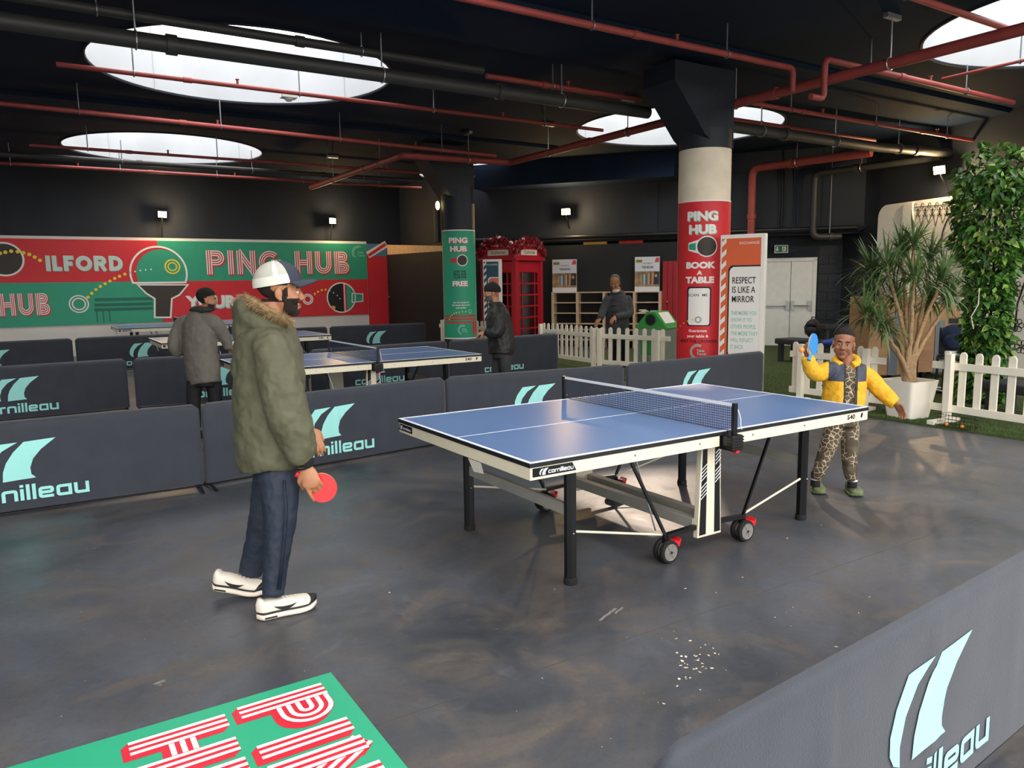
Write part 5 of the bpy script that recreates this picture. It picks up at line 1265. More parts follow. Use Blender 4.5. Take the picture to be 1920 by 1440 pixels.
def frame(f, u=(0, 0, 1)):
    f = Vector(f).normalized(); u = Vector(u); l = u.cross(f).normalized(); u = f.cross(l); return Matrix((f, l, u)).transposed()   # local x fwd, y left, z up
def head(mb, c, R, s=1.0, nose=1.0):
    c = Vector(c)
    def e(p, r): mb.ell(c+R @ (Vector(p)*s), [x*s for x in r], 18, 12, R)
    e((-.014, 0, .045), (.098, .077, .084)); e((.018, 0, -.015), (.074, .066, .092)); e((.03, 0, -.07), (.056, .052, .042)); e((.066, 0, -.096), (.024, .026, .021))
    e((.074, 0, .024), (.020, .046, .015)); e((.10, 0, -.028), (.018, .016*nose, .014)); limb(mb, [c+R @ (Vector(p)*s) for p in ((.082, 0, .018), (.096, 0, -.008), (.106, 0, -.028))], [.009*s, .0105*s, .013*s])
    for y in (-1, 1):
        e((.062, y*.038, -.03), (.026, .022, .026)); e((.098, y*.014, -.032), (.011, .009, .009))
        e((-.008, y*.078, -.008), (.019, .009, .030)); e((-.002, y*.078, -.034), (.010, .008, .012))
    if nose > 1.1:                                      # child: fuller cheeks, shorter jaw
        for y in (-1, 1): e((.045, y*.036, -.045), (.034, .032, .034))
    e((.087, 0, -.062), (.012, .023, .0075)); e((.084, 0, -.074), (.012, .020, .0085))
EYEW = mat('eye_white', 'bdb4aa', .3); IRIS = mat('iris_dark', '1d120c', .15)
def face(T, c, R, s, brow, lip):
    c = Vector(c)
    for y in (-1, 1):
        e = MB().ell(c+R @ (Vector((.0795, y*.031, .0))*s), (.0112*s,)*3, 14, 10).build('eye', EYEW, T, smooth='all')
        MB().ell(c+R @ (Vector((.0858, y*.031, -.0005))*s), (.0066*s,)*3, 12, 8).build('iris', IRIS, e, smooth='all')
        MB().ell(c+R @ (Vector((.0815, y*.031, .0085))*s), (.0125*s, .0165*s, .0062*s), 12, 8, R).build('eyelid', MATS_SKIN[T.name], e, smooth='all')
        b = MB(); limb(b, [c+R @ (Vector(p)*s) for p in ((.090, y*.012, .022), (.089, y*.03, .027), (.076, y*.05, .020))], [.0035*s, .005*s, .002*s]); b.build('eyebrow', brow, T, smooth='all')
    m = MB(); m.ell(c+R @ (Vector((.0915, 0, -.0625))*s), (.009*s, .020*s, .006*s), 14, 8, R); m.ell(c+R @ (Vector((.0885, 0, -.0735))*s), (.0095*s, .017*s, .0065*s), 14, 8, R); m.build('lips', lip, T, smooth='all')['kind'] = 'stuff'
MATS_SKIN = {}
def shell(body, pred, off, name, m, parent, jit=0, c=None, R=None, s=1):
    """hair or beard grown from the faces of the body that satisfy pred(local head coords)"""
    me = body.data; RI = R.transposed(); keep = []; vmap = {}; vs = []; fs = []
    loc = [RI @ ((v.co-c)/s) for v in me.vertices]
    for p in me.polygons:
        if all(pred(loc[i]) for i in p.vertices):
            f = []
            for i in p.vertices:
                if i not in vmap:
                    v = me.vertices[i]; vmap[i] = len(vs); j = off*(1+jit*noise.noise(v.co*90)); vs.append(v.co+v.normal*j)
                f.append(vmap[i])
            fs.append(tuple(f))
    q = MB(); q.add(vs, fs); o = q.build(name, m, parent, fixn=False, smooth='all'); sd_ = o.modifiers.new('s', 'SOLIDIFY'); sd_.thickness = off+.004; sd_.offset = -1
    o.data = ev(o); o.modifiers.clear(); o.data.polygons.foreach_set('use_smooth', [True]*len(o.data.polygons)); return o
def hand(mb, w, d, n, t, curl, s=1.0, thumb=.6, spread=.3, idx=None):
    """w wrist, d to the knuckles, n the way the palm faces, t thumb side (+1/-1 along d x n)"""
    w, d, n = Vector(w), Vector(d).normalized(), Vector(n); n = (n-d*n.dot(d)).normalized(); l = d.cross(n)*t
    R = Matrix((d, l, n)).transposed()
    mb.ell(w+d*.048*s, (.056*s, .040*s, .017*s), 16, 10, R); mb.ell(w+d*.07*s+l*.006*s, (.03*s, .041*s, .015*s), 16, 10, R); limb(mb, [w-d*.03*s, w+d*.03*s], [(.028*s, .021*s), (.034*s, .018*s)], l)
    for k, (y, L) in enumerate(((.030, .92), (.010, 1.02), (-.010, .96), (-.029, .76))):
        c_ = curl if (idx is None or k) else idx
        p = w+d*(.086-.004*abs(k-1.2))*s+l*y*s; a = 0; pts = [p-d*.012*s, p]; dr = (d+l*(y*spread*4)).normalized()
        for seg, cc in ((.046, c_), (.029, c_*1.1), (.023, c_*.8)):
            a += cc; p = p+(dr*math.cos(a)+n*math.sin(a))*seg*L*s; pts.append(p)
        limb(mb, pts, [.0095*s, .0095*s, .0088*s, .0082*s, .0068*s], None, 10)
    p = w+d*.022*s+l*.026*s; d1 = (d*.62+l*.62+n*thumb*.5).normalized(); d2 = (d*.85+l*.15+n*thumb).normalized()
    limb(mb, [p-l*.01*s, p+d1*.034*s, p+d1*.034*s+d2*.032*s, p+d1*.034*s+d2*.056*s], [.015*s, .0125*s, .0105*s, .0085*s], None, 10)
def shoe(T, heel, toe, w, cols, name='shoe', h=.085, pitch=0, sole_h=.034, band=None, swoosh=None, holes=False):
    """cols = (upper, sole); built along heel->toe"""
    heel, toe = Vector(heel), Vector(toe); d = toe-heel; L = d.length; d.normalize(); up = Vector((0, 0, 1)); l = up.cross(d).normalized(); up = d.cross(l); M = Matrix((d, l, up)).transposed()
    f = lambda x, y, z: heel+M @ Vector((x, y, z))
    def width(t): return w*(.40+.10*math.sin(PI*min(1, t*1.6))*0+.12*math.exp(-((t-.70)/.22)**2))*min(1, (max(0, t)/.10+.02)**.5)*min(1, ((1-t)/.14+.02)**.5)
    def ring(t, z0, z1, k=1.0, n=20, bow=.0):
        ww = width(t)*k; return [f(t*L, ww*(1 if abs(math.cos(a)) < 1e-9 else 1)*math.copysign(abs(math.cos(a))**.7, math.cos(a)), z0+(z1-z0)*(.5+.5*math.copysign(abs(math.sin(a))**.7, math.sin(a)))) for a in [2*PI*j/n for j in range(n)]]
    def loft(ts, z0f, z1f, k, nm, m_, par):
        q = MB(); n = 20; vs = []; 
        for t in ts: vs += ring(t, z0f(t), z1f(t), k)
        N = len(ts); q.add(vs, [(i*n+j, i*n+(j+1) % n, (i+1)*n+(j+1) % n, (i+1)*n+j) for i in range(N-1) for j in range(n)]+[tuple(range(n))[::-1], tuple((N-1)*n+j for j in range(n))])
        return q.build(nm, m_, par, smooth='all')
    ts = [i/22 for i in range(23)]; ts[0] = .004; ts[-1] = .996
    rise = lambda t: .018*max(0, (t-.7)/.3)**2+.008*max(0, (.12-t)/.12)**2
    top = lambda t: sole_h+(h-sole_h)*(1.0 if t < .30 else (1-.45*((t-.30)/.7)**.8))*min(1, (t/.05+.5))+(.012 if t < .12 else 0)-(.02*max(0, (t-.85)/.15))
    U = loft(ts, lambda t: rise(t)+.012, lambda t: top(t), .90, name, cols[0], T)
    loft(ts, rise, lambda t: sole_h+rise(t)*.5, 1.04, 'sole', cols[1], U)
    if band: loft(ts, lambda t: sole_h-.006+rise(t)*.5, lambda t: sole_h+.014+(.02 if t > .86 else 0), .965, 'trim_band', band, U)
    if swoosh:
        for y in (-1, 1):
            q = MB(); tp_ = [(.26, .066), (.33, .056), (.40, .050), (.47, .050), (.54, .055), (.62, .066)]; ww_ = [.001, .006, .009, .009, .006, .001]
            vs_ = [f(t*L, y*(width(t)*.90*(1-.25*((z+k_*w2-.045)/.05)**2)+.0025), z+k_*w2) for (t, z), w2 in zip(tp_, ww_) for k_ in (-1, 1)]
            q.add(vs_, [(2*k_, 2*k_+2, 2*k_+3, 2*k_+1) for k_ in range(5)]); q.build('side_mark', swoosh, U, fixn=False)
            for k in range(1): MB().cbox((0, 0, 0), (.06, .004, .008)).build('air_window', swoosh, U).matrix_local = Matrix.Translation(f(.2*L, y*(width(.2)*1.03), .017)) @ M.to_4x4()
        for k in range(4):
            t = .42+k*.07; q = MB(); q.tube([f(t*L, -width(t)*.45, top(t)-.004), f(t*L, 0, top(t)+.004), f(t*L, width(t)*.45, top(t)-.004)], .004, 6); q.build('lace', cols[0], U, smooth=True)
    if holes:
        for k in range(7):
            t = .62+.1*(k % 3); yy = (-.5, 0, .5)[k // 3 if k < 6 else 1]*w*.5; MB().ell(f(t*L, yy, top(t)-.004), (.006, .006, .006), 8, 6).build('vent_hole', PBK, U)
    return U
def racket(label, c, nrm, hd, m_, r=.078, hl=.10):
    """c blade centre, nrm blade normal, hd direction blade -> handle"""
    c, nrm, hd = Vector(c), Vector(nrm).normalized(), Vector(hd); hd = (hd-nrm*hd.dot(nrm)).normalized(); l = nrm.cross(hd); M = Matrix((hd, l, nrm)).transposed().to_4x4(); M.translation = c
    T = thing('table_tennis_racket', label, 'racket'); T.matrix_world = M
    out = [(r*1.04*math.cos(a), r*math.sin(a)) for a in [2*PI*k/32 for k in range(32)]]; fr = lambda x, y, t: (x, y, t)
    MB().prism(out, fr, -.0032, .0032).build('blade', mat('racket_wood', 'c79a62', .5), T)
    for s in (-1, 1): MB().prism([(x*.985-.003, y*.985) for x, y in out if x < r*.80], fr, s*.0033, s*.0063).build('rubber', m_, T)
    limb_ = MB(); limb(limb_, [(r*.86, 0, 0), (r*.98, 0, 0), (r+hl*.5, 0, 0), (r+hl, 0, 0)], [(.020, .008), (.015, .011), (.0145, .0115), (.017, .012)], (0, 1, 0)); limb_.build('handle', m_ if hl < .09 else mat('racket_handle', 'b0343a', .5), T, smooth='all')
    return T
def person(label, p, group='people in the hall'): return thing('person', label, 'person', (p[0], p[1], p[2] if len(p) > 2 else 0), 0, None)
def adopt(T):                                                       # meshes were made in world space; move them under the person's origin
    for o in T.children_recursive:
        if o.type == 'MESH' and o.parent == T or (o.type == 'MESH' and o.parent and o.parent.parent == T):
            if not o.get('_ad') and o.data.users == 1:
                o.matrix_basis = Matrix.Translation(-T.location if o.parent == T else Vector((0, 0, 0))) @ o.matrix_basis
                o['_ad'] = 1
    for o in T.children_recursive:
        if '_ad' in o: del o['_ad']
HZ = lambda v: Vector((v[0], v[1], 0)).normalized()
IR, IF = HZ(CR), HZ(_f)                                              # picture right / away, on the ground

# ------------------------------------------------------------------ man in the green parka
SK1 = mat('skin_brown_1', 'b07a58', .5, var=.06, vscale=12)
T = person('man in green fur-hooded parka and white and navy cap holding a red racket', gz(520, 1150)); MATS_SKIN[T.name] = SK1
D0 = depth(gz(535, 1158)); Q = lambda u, v, dd=0: gd(u, v, D0+.15+dd); K = D0/FPX
F = (IR*.93+IF*.36).normalized(); S = Vector((F.y, -F.x, 0))          # S = his right, towards the camera
hc = Q(525, 547); RH = frame(IR*.95+IF*.30+Vector((0, 0, -.04)))
b = MB(); head(b, hc, RH, 1.06)
limb(b, [Q(512, 565), Q(505, 600), Q(500, 640)], [.06, .062, .09]); limb(b, [Q(505, 640), Q(508, 720), Q(512, 800), Q(515, 885)], [(.15, .09), (.17, .11), (.15, .1), (.15, .1)], S)
wr = Q(572, 876, -.16); limb(b, [Q(512, 668, -.16), Q(545, 795, -.19), wr], [.055, .045, .03])
wl = Q(576, 803, .26); limb(b, [Q(502, 665, .16), Q(522, 792, .30), wl], [.055, .045, .03])
hp_d = (Q(590, 906, -.17)-wr).normalized()
hand(b, wr, Q(587, 908, -.16)-wr, IF*.9-IR*.15, -1, .72, 1.12, thumb=.7, idx=.30)
hand(b, wl, Q(588, 822, .24)-wl, -IR*.4+IF*.5, 1, .35, 1.0)
for (a, k, n_) in (((516, 885, -.08), (526, 970, -.12), (513, 1112, -.14)), ((512, 885, .08), (495, 978, .10), (468, 1082, .15))): limb(b, [Q(*a), Q(*k), Q(*n_)], [.06, .045, .034])
body = fuse(b, .0048, 3, 'body', SK1, T)
face(T, hc, RH, 1.06, mat('brow_black', '1e1512', .8), mat('lip_brown', '8a5546', .5))
BRD = mat('beard_black', '2a1d17', .9, bump=.8, bscale=260)
shell(body, lambda p: p.z < -.028-.25*max(0, .045-p.x)*0 and p.x > .012 and p.z > -.14 and (p.z < -.052 or abs(p.y) > .038 or (p.z < -.046 and p.x > .07)) and not (abs(p.y) < .021 and -.081 < p.z < -.055 and p.x > .07) and p.x > -.2*(p.z+.03), .003, 'beard', BRD, T, .8, hc, RH, 1.06)
shell(body, lambda p: p.z > -.05 and p.x < .035 and p.z < .07 and not (abs(p.y) > .066 and p.x > -.04 and p.z < .03), .002, 'hair', BRD, T, .5, hc, RH, 1.06)
MB().ell(hc+RH @ Vector((.004, -.088, -.040)), (.005,)*3, 8, 6).build('earring', mat('silver', 'd0d2d4', .2, 1), T, smooth='all')
# cap
CW, CN = mat('cap_mesh_white', 'c6c4b8', .8, bump=.5, bscale=400), mat('cap_navy', '2b3140', .75); CWB = mat('cap_band_white', 'dcdacf', .7)
RC = RH @ Matrix.Rotation(math.radians(-11), 3, 'Y'); cc = hc+RH @ Vector((-.012, 0, .052))
def capd(a, t, k=1.0): return cc+RC @ Vector((math.cos(a)*.124*k*math.cos(t), math.sin(a)*.097*k*math.cos(t), -.016+.122*math.sin(t)**.9))
def capsec(a0, a1, nm, m_, k=1.0, t0=0, t1=1.0):
    q = MB(); n, mm = 22, 10; vs = [capd(a0+(a1-a0)*i/n, (t0+(t1-t0)*j/mm)*PI/2, k) for i in range(n+1) for j in range(mm+1)]
    q.add(vs, [(i*(mm+1)+j, (i+1)*(mm+1)+j, (i+1)*(mm+1)+j+1, i*(mm+1)+j+1) for i in range(n) for j in range(mm)]); return q.build(nm, m_, CAP, smooth='all')
CAP = bpy.data.objects.new('cap', None); C.objects.link(CAP); CAP.parent = T
CAP['label'] = 'trucker cap with white mesh back and navy front'
bpy.data.objects.remove(CAP); CAP = capm = None
q = MB(); n, mm = 22, 10; a0, a1 = math.radians(62), math.radians(298)
CAP = T; cp = capsec(a0, a1, 'cap', CW); CAP = cp
capsec(math.radians(-62), math.radians(62), 'front_panel', CN, 1.004); capsec(a0, a1, 'band', CWB, 1.012, 0, .22); capsec(math.radians(172), math.radians(188), 'seam_strip', CWB, 1.012); capsec(math.radians(262), math.radians(275), 'seam_strip', CWB, 1.012); capsec(math.radians(85), math.radians(98), 'seam_strip', CWB, 1.012)
q = MB(); vs = []; n = 20
for i in range(n+1):
    a = math.radians(-64+128*i/n)
    for j in range(7):
        t = j/6; x = math.cos(a)*.124+t*(.078*math.cos(a*.9)); y = math.sin(a)*.097*(1+.02*t); z = -.012-.012*t*t-.030*(math.sin(a))**2*t; vs.append(cc+RC @ Vector((x, y, z)))
q.add(vs, [(i*7+j, (i+1)*7+j, (i+1)*7+j+1, i*7+j+1) for i in range(n) for j in range(6)]); pk = q.build('peak', CN, cp, smooth='all'); so_ = pk.modifiers.new('s', 'SOLIDIFY'); so_.thickness = .006; pk.data = ev(pk); pk.modifiers.clear()
q = MB()
for (x0, x1) in ((.2, .42), (.5, .6)): q.add([cc+RC @ (Vector((.112+.006, y, z))+Vector((-.02*abs(y)/.03*0, 0, 0))) for y, z in ((-.028, .02), (.0, .02), (.0, .05), (-.028, .05))], [(0, 1, 2, 3)])
q.build('cap_badge', CWB, cp, fixn=False)
# parka
PK = mat('parka_green', '565541', .72, var=.10, vscale=7, bump=.25, bscale=30); 
g = MB()
limb(g, [Q(511, 880), Q(509, 860), Q(506, 800), Q(505, 735), Q(503, 680), Q(501, 638), Q(500, 612), Q(503, 594)],
     [(.195, .155), (.21, .17), (.215, .178), (.215, .182), (.215, .178), (.205, .16), (.15, .12), (.085, .085)], S, 24)
limb(g, [Q(505, 642, -.12), Q(511, 664, -.19), Q(530, 740, -.21), Q(548, 800, -.20), Q(563, 845, -.18), wr+Vector((0, 0, .035))], [.075, .094, .102, .098, .078, .060], S, 18)
limb(g, [Q(505, 642, .12), Q(508, 664, .19), Q(520, 740, .25), Q(530, 790, .29), Q(556, 800, .28), wl-(Q(588, 822, .24)-wl).normalized()*.01], [.075, .094, .1, .09, .075, .058], S, 18)
parka = fuse(g, .0085, 6, 'parka', PK, T, disp=.034, dsize=.085)
g = MB(); tor = []
for k in range(20):
    a = 2*PI*k/20; tor.append(Q(500, 611)+F*(.105*math.cos(a))+S*(.12*math.sin(a))+Vector((0, 0, -.045*math.cos(a)-.0)))
g.tube(tor, [(.052, .05)]*20, 12, closed=True); g.ell(Q(466, 622), (.085, .145, .10), 18, 12, frame(F)); g.ell(Q(457, 584), (.06, .12, .07), 18, 12, frame(F)); g.ell(Q(520, 632), (.10, .16, .05), 18, 12, frame(F))
fuse(g, .008, 8, 'hood', PK, T, disp=.016, dsize=.06)
FUR = mat('fur_tan', 'a98e66', .9, col2='6f5a3c', vscale=40); q = MB(); random.seed(17)
fp = [(446, 570, .16), (450, 562, .06), (460, 558, -.03), (474, 566, -.10), (491, 577, -.135), (510, 587, -.15), (528, 596, -.135), (543, 603, -.10)]; core = [Q(*p) for p in fp]
for i in range(5200):
    t = random.random()*(len(core)-1.001); k = int(t); p = core[k].lerp(core[k+1], t-k); d = Vector((random.gauss(0, 1), random.gauss(0, 1), random.gauss(.1, 1))).normalized(); s_ = d.orthogonal().normalized()*.0018; cl_ = 1+.5*noise.noise(p*38+d*2); o_ = p+d*.012*cl_
    L = random.uniform(.012, .036)*cl_; bend = Vector((random.uniform(-.008, .008), random.uniform(-.008, .008), -.010)); q.add([o_-s_, o_+s_, o_+d*L+bend], [(0, 1, 2)])
limb(q, core, [.010]+[.019]*6+[.010]); q.build('fur_trim', FUR, T, fixn=False)
limb_ = MB(); limb(limb_, [wr+Vector((0, 0, .04)), wr+Vector((0, 0, .006))], [.047, .04]); limb_.build('cuff', mat('cuff_black', '141516', .9), T, smooth='all')
q = MB(); ax_ = (Q(581, 905, -.15)-wr).normalized(); q.tube([wr+ax_*.0+(S*math.cos(a)+ax_.cross(S).normalized()*math.sin(a))*.031 for a in [2*PI*k/16 for k in range(16)]], [(.004, .010)]*16, 8, closed=True); q.build('watch_strap', RUB, T, smooth='all')
# trousers
TN = mat('trousers_navy', '1d2738', .7, var=.12, vscale=8, bump=.2, bscale=40); g = MB()
limb(g, [Q(518, 872), Q(520, 900)], [(.155, .12), (.15, .115)], S, 20)
limb(g, [Q(520, 885, -.07), Q(524, 915, -.09), Q(525, 968, -.12), Q(520, 1030, -.135), Q(516, 1070, -.14), Q(512, 1116, -.145)], [(.10, .105), (.09, .098), (.075, .082), (.062, .066), (.054, .058), (.048, .053)], S, 18)
limb(g, [Q(512, 885, .08), Q(505, 925, .09), Q(495, 978, .10), Q(481, 1030, .13), Q(469, 1077, .15)], [(.10, .10), (.09, .09), (.072, .08), (.06, .066), (.05, .06)], S, 18)
fuse(g, .0075, 4, 'trousers', TN, T, disp=.014, dsize=.05)
for dx in (0, 6):
    q = MB(); q.tube([Q(531+dx*.6, 900, -.185), Q(534+dx, 945, -.20), Q(533+dx, 985, -.20), Q(528+dx*.8, 1050, -.197), Q(521+dx*.7, 1105, -.19)], [(.003, .008)]*5, 6); q.build('side_stripe', mat('stripe_dark_navy', '151f36', .7), T, smooth='all')
SHW, SHS, SHB = mat('shoe_white', 'e6ddcd', .6), mat('shoe_sole', 'eddccb', .6), mat('shoe_black', '1d1d20', .6)
h1, t1_ = gz(481, 1163), gz(594, 1136); shoe(T, h1, t1_, .115, (SHW, SHS), 'shoe', .095, band=SHB, swoosh=SHB)
t2 = gz(500, 1117); dv = HZ(Q(495, 1100)-Q(425, 1100)+Vector((0, 0, 0))); h2 = Vector((t2.x, t2.y, 0))-dv*.285; h2.z = .045
shoe(T, h2, t2, .115, (SHW, SHS), 'shoe', .095, band=SHB, swoosh=SHB)
adopt(T)
RKR = mat('rubber_red', 'e8252b', .45); RKB = mat('rubber_blue', '2f8fd8', .45)
bc = Q(603, 914, -.125); racket('red table tennis racket held down by the man in the green parka', bc, -_f+IR*.1, Q(566, 893, -.125)-bc, RKR, .072, .07)

# ------------------------------------------------------------------ boy
SK2 = mat('skin_brown_2', '8a5b41', .5, var=.06, vscale=12)
T = person('boy in a yellow and navy puffer jacket swinging a blue racket beside the table', gz(1570, 935)); MATS_SKIN[T.name] = SK2
D0 = depth(gz(1580, 930)); Q = lambda u, v, dd=0: gd(u, v, D0+dd); K = D0/FPX
cam = -IF; F = (cam*.9-IR*.35).normalized(); S = Vector((F.y, -F.x, 0))      # his right = picture left
hc = Q(1582, 645); RH = frame(cam*.9-IR*.42+Vector((0, 0, .0)), Vector((0, 0, 1))+IR*.10)
hs = .235*60/(.235/K*1.0) / .235 if 0 else (55*K)/.232
b = MB(); head(b, hc, RH, hs, 1.15)
limb(b, [Q(1586, 662), Q(1588, 678), Q(1587, 695)], [.045, .045, .07]); limb(b, [Q(1587, 690), Q(1586, 730), Q(1585, 770), Q(1580, 800)], [(.11, .065), (.11, .07), (.10, .07), (.105, .075)], S)
wr = Q(1513, 668, -.22); we = Q(1531, 700, -.16); limb(b, [Q(1556, 695, -.02), we, wr], [.035, .032, .022])
wl = Q(1680, 757, -.08); limb(b, [Q(1620, 700, .02), Q(1652, 732, .02), wl], [.036, .03, .021])
hand(b, wr, Q(1507, 652, -.23)-wr, IR*.9-IF*.1, 1, .85, .72, thumb=.6); hand(b, wl, Q(1692, 775, -.10)-wl, -IR*.5-IF*.4+Vector((0, 0, -.2)), -1, .28, .74, spread=.8, thumb=.4)
aR, aL = gz(1528, 925)+Vector((0, 0, .09)), gz(1597, 928)+Vector((0, 0, .09))
limb(b, [Q(1566, 795), Q(1546, 855, -.02), aR], [.04, .035, .026]); limb(b, [Q(1592, 795), Q(1593, 858, -.03), aL], [.04, .035, .026])
body = fuse(b, .0045, 3, 'body', SK2, T)
face(T, hc, RH, hs, mat('brow_black', '1e1512', .8), mat('lip_dark', '6e3f38', .5))
HB_ = mat('hair_black_short', '17120f', .9, bump=.8, bscale=300)
shell(body, lambda p: p.z > .066+.35*max(0, p.x-.03) and p.x < .085 or (p.x < -.01 and p.z > -.05 and not (abs(p.y) > .07 and p.z < .02 and p.x > -.035)) , .003, 'hair', HB_, T, .4, hc, RH, hs)
# camo print
cm = bpy.data.materials.new('dark_print_cotton'); cm.use_nodes = True; nt = cm.node_tree; bs = nt.nodes['Principled BSDF']; bs.inputs['Roughness'].default_value = .8; tc = nt.nodes.new('ShaderNodeTexCoord')
n1 = nz(9, 3, .4); base_ = ramp(n1.outputs[0], .42, lin('453a2b'), .58, lin('5c5542'))
vo = nt.nodes.new('ShaderNodeTexVoronoi'); vo.feature = 'DISTANCE_TO_EDGE'; vo.inputs['Scale'].default_value = 26; nt.links.new(tc.outputs['Object'], vo.inputs['Vector'])
ed = ramp(vo.outputs['Distance'], .03, (1, 1, 1), .055, (0, 0, 0)); n5 = nz(6, 2); on = ramp(n5.outputs[0], .38, (0, 0, 0), .43, (1, 1, 1)); mu = nt.nodes.new('ShaderNodeMath'); mu.operation = 'MULTIPLY'
nt.links.new(ed.outputs[0], mu.inputs[0]); nt.links.new(on.outputs[0], mu.inputs[1]); pl_ = nt.nodes.new('ShaderNodeRGB'); pl_.outputs[0].default_value = (*lin('cbb79a'), 1)
cx_ = mixc(base_.outputs[0], pl_.outputs[0], mu.outputs[0]); nt.links.new(cx_, bs.inputs['Base Color'])
g = MB(); limb(g, [Q(1588, 686), Q(1587, 700), Q(1586, 735), Q(1584, 775)], [(.075, .055), (.115, .075), (.118, .085), (.115, .085)], S, 20); fuse(g, .007, 3, 'shirt', cm, T, disp=.008, dsize=.04)
g = MB(); limb(g, [Q(1580, 765), Q(1580, 800)], [(.118, .088), (.115, .09)], S, 18)
limb(g, [Q(1567, 792), Q(1557, 825, -.01), Q(1546, 855, -.02), Q(1535, 885, -.01), aR+Vector((0, 0, .055))], [.072, .064, .056, .048, .036], None, 16); limb(g, [Q(1592, 792), Q(1593, 825, -.02), Q(1593, 858, -.03), Q(1595, 890, -.02), aL+Vector((0, 0, .055))], [.072, .064, .056, .048, .036], None, 16)
fuse(g, .006, 3, 'trousers', cm, T, disp=.010, dsize=.04)
YJ = mat('jacket_yellow', 'dba51f', .7, var=.10, vscale=14, bump=.3, bscale=60); NJ = mat('jacket_navy_panel', '3a3f4e', .65, var=.08)
g = MB(); limb(g, [Q(1580, 760), Q(1582, 742), Q(1584, 715), Q(1586, 696), Q(1587, 684)], [(.150, .115), (.152, .115), (.150, .108), (.135, .092), (.085, .07)], S, 24)
limb(g, [Q(1568, 692, .0), Q(1552, 694, -.03), we, Q(1521, 690, -.20), wr+Vector((0, 0, .0))], [.055, .064, .062, .056, .044], None, 16)
limb(g, [Q(1604, 692, .0), Q(1624, 704, .02), Q(1640, 720, .02), Q(1656, 737, 0), Q(1672, 751, -.06), wl], [.055, .066, .066, .060, .055, .046], None, 16)
jk = fuse(g, .006, 4, 'puffer_jacket', [YJ, NJ, PBK], T, disp=.014, dsize=.045)
bm = bmesh.new(); bm.from_mesh(jk.data); cen = Q(1592, 720); dl = []
zy0, zy1 = Q(1590, 712).z, Q(1590, 678).z
for f_ in bm.faces:
    p = f_.calc_center_median(); la = (p-cen).dot(S); fo = (p-cen).dot(F)
    if fo > .01 and abs(la+.006) < .036: dl.append(f_)
    zp = fo > .01 and abs(la+.006) < .047
    if p.z > zy0 and abs(la+.0) < .150 and not (abs((p-Q(1586, 700)).dot(S)) > .142): f_.material_index = 1
    if zp: f_.material_index = 2
bmesh.ops.delete(bm, geom=dl, context='FACES'); bm.to_mesh(jk.data); bm.free()
g = MB(); ring_ = [Q(1587, 677)+F*(.066*math.cos(a))+S*(.074*math.sin(a))+Vector((0, 0, -.03*math.cos(a))) for a in [2*PI*(k+.5)/18+.35 for k in range(16)]]; limb(g, ring_, [.029]*16, None, 10); g.ell(Q(1592, 680, .09), (.05, .085, .05), 16, 10, frame(F)); fuse(g, .006, 3, 'hood', YJ, T, disp=.006, dsize=.03)
q = MB(); q.ell(Q(1542, 723, -.125), (.006,)*3, 8, 6); q.build('snap_button', PBK, T)
SOK, SOW, CLG = mat('sock_black', '17181a', .9), mat('sock_white', 'dcd9d2', .9), mat('clog_olive', '5f6a45', .6)
for a_ in (aR, aL):
    q = MB(); limb(q, [a_+Vector((0, 0, .06)), a_+Vector((0, 0, -.03))], [.033, .036]); sk = q.build('sock', SOK, T, smooth='all'); q = MB(); limb(q, [a_+Vector((0, 0, .032)), a_+Vector((0, 0, .018))], [.0355, .036]); q.build('sock_stripe', SOW, sk, smooth='all')
hl_ = gz(1593, 922); fd = (cam*.95-IR*.05).normalized(); shoe(T, hl_-fd*.02, hl_+fd*.175, .105, (CLG, CLG), 'clog', .075, holes=True, sole_h=.03)
hl_ = gz(1530, 918); fd = (cam*.9-IR*.2).normalized(); shoe(T, hl_-fd*.02, hl_+fd*.175, .105, (CLG, CLG), 'clog', .075, holes=True, sole_h=.03)
adopt(T)
bc = Q(1524, 648, -.24); racket('blue table tennis racket raised in the hand of the boy in yellow', bc, IR*.75-IF*.66, Q(1509, 664, -.235)-bc, RKB, .084, .035)
p = Q(1503, 656, -.30)
# orange ball resting where the boy's hand releases it
o = MB().ell((0, 0, 0), (.02, .02, .02), 20, 14).build('ball', OB, smooth='all'); o.location = p; tag(o, 'orange ball in the air in front of the blue racket', 'ball')

# ------------------------------------------------------------------ man in the grey wool coat
SK3 = mat('skin_brown_3', 'a5714f', .5); SKB = mat('trousers_black', '131315', .8)
def simple_shoes(T, ankles, fwd, m_):
    for a_ in ankles: h_ = Vector((a_.x, a_.y, 0))-fwd*.06; shoe(T, h_, h_+fwd*.27, .105, (m_, mat('sole_dark', '151515', .8)), 'shoe', .09)
gp = Vector((-1.72, 5.0, 0)); T = person('man in a grey wool coat with his back turned, leaning to the table', gp); MATS_SKIN[T.name] = SK3
D0 = depth((gp.x, gp.y, 1.0)); Q = lambda u, v, dd=0: gd(u, v, D0+dd); K = D0/FPX
F = (IR*.62+IF*.78).normalized(); S = Vector((F.y, -F.x, 0))
hc = Q(388, 562); RH = frame(IR*.93+IF*.35+Vector((0, 0, -.12)))
b = MB(); head(b, hc, RH, .98); limb(b, [Q(384, 575), Q(378, 590), Q(374, 605)], [.056, .058, .09]); limb(b, [Q(376, 600), Q(376, 650), Q(380, 720)], [(.16, .09), (.16, .1), (.14, .1)], S)
wr = Q(428, 652, .1); limb(b, [Q(396, 606, -.05), Q(420, 630, .03), wr], [.04, .04, .028]); wl = Q(338, 655, .05); limb(b, [Q(346, 610, .05), Q(328, 642, 0), wl], [.04, .04, .028])
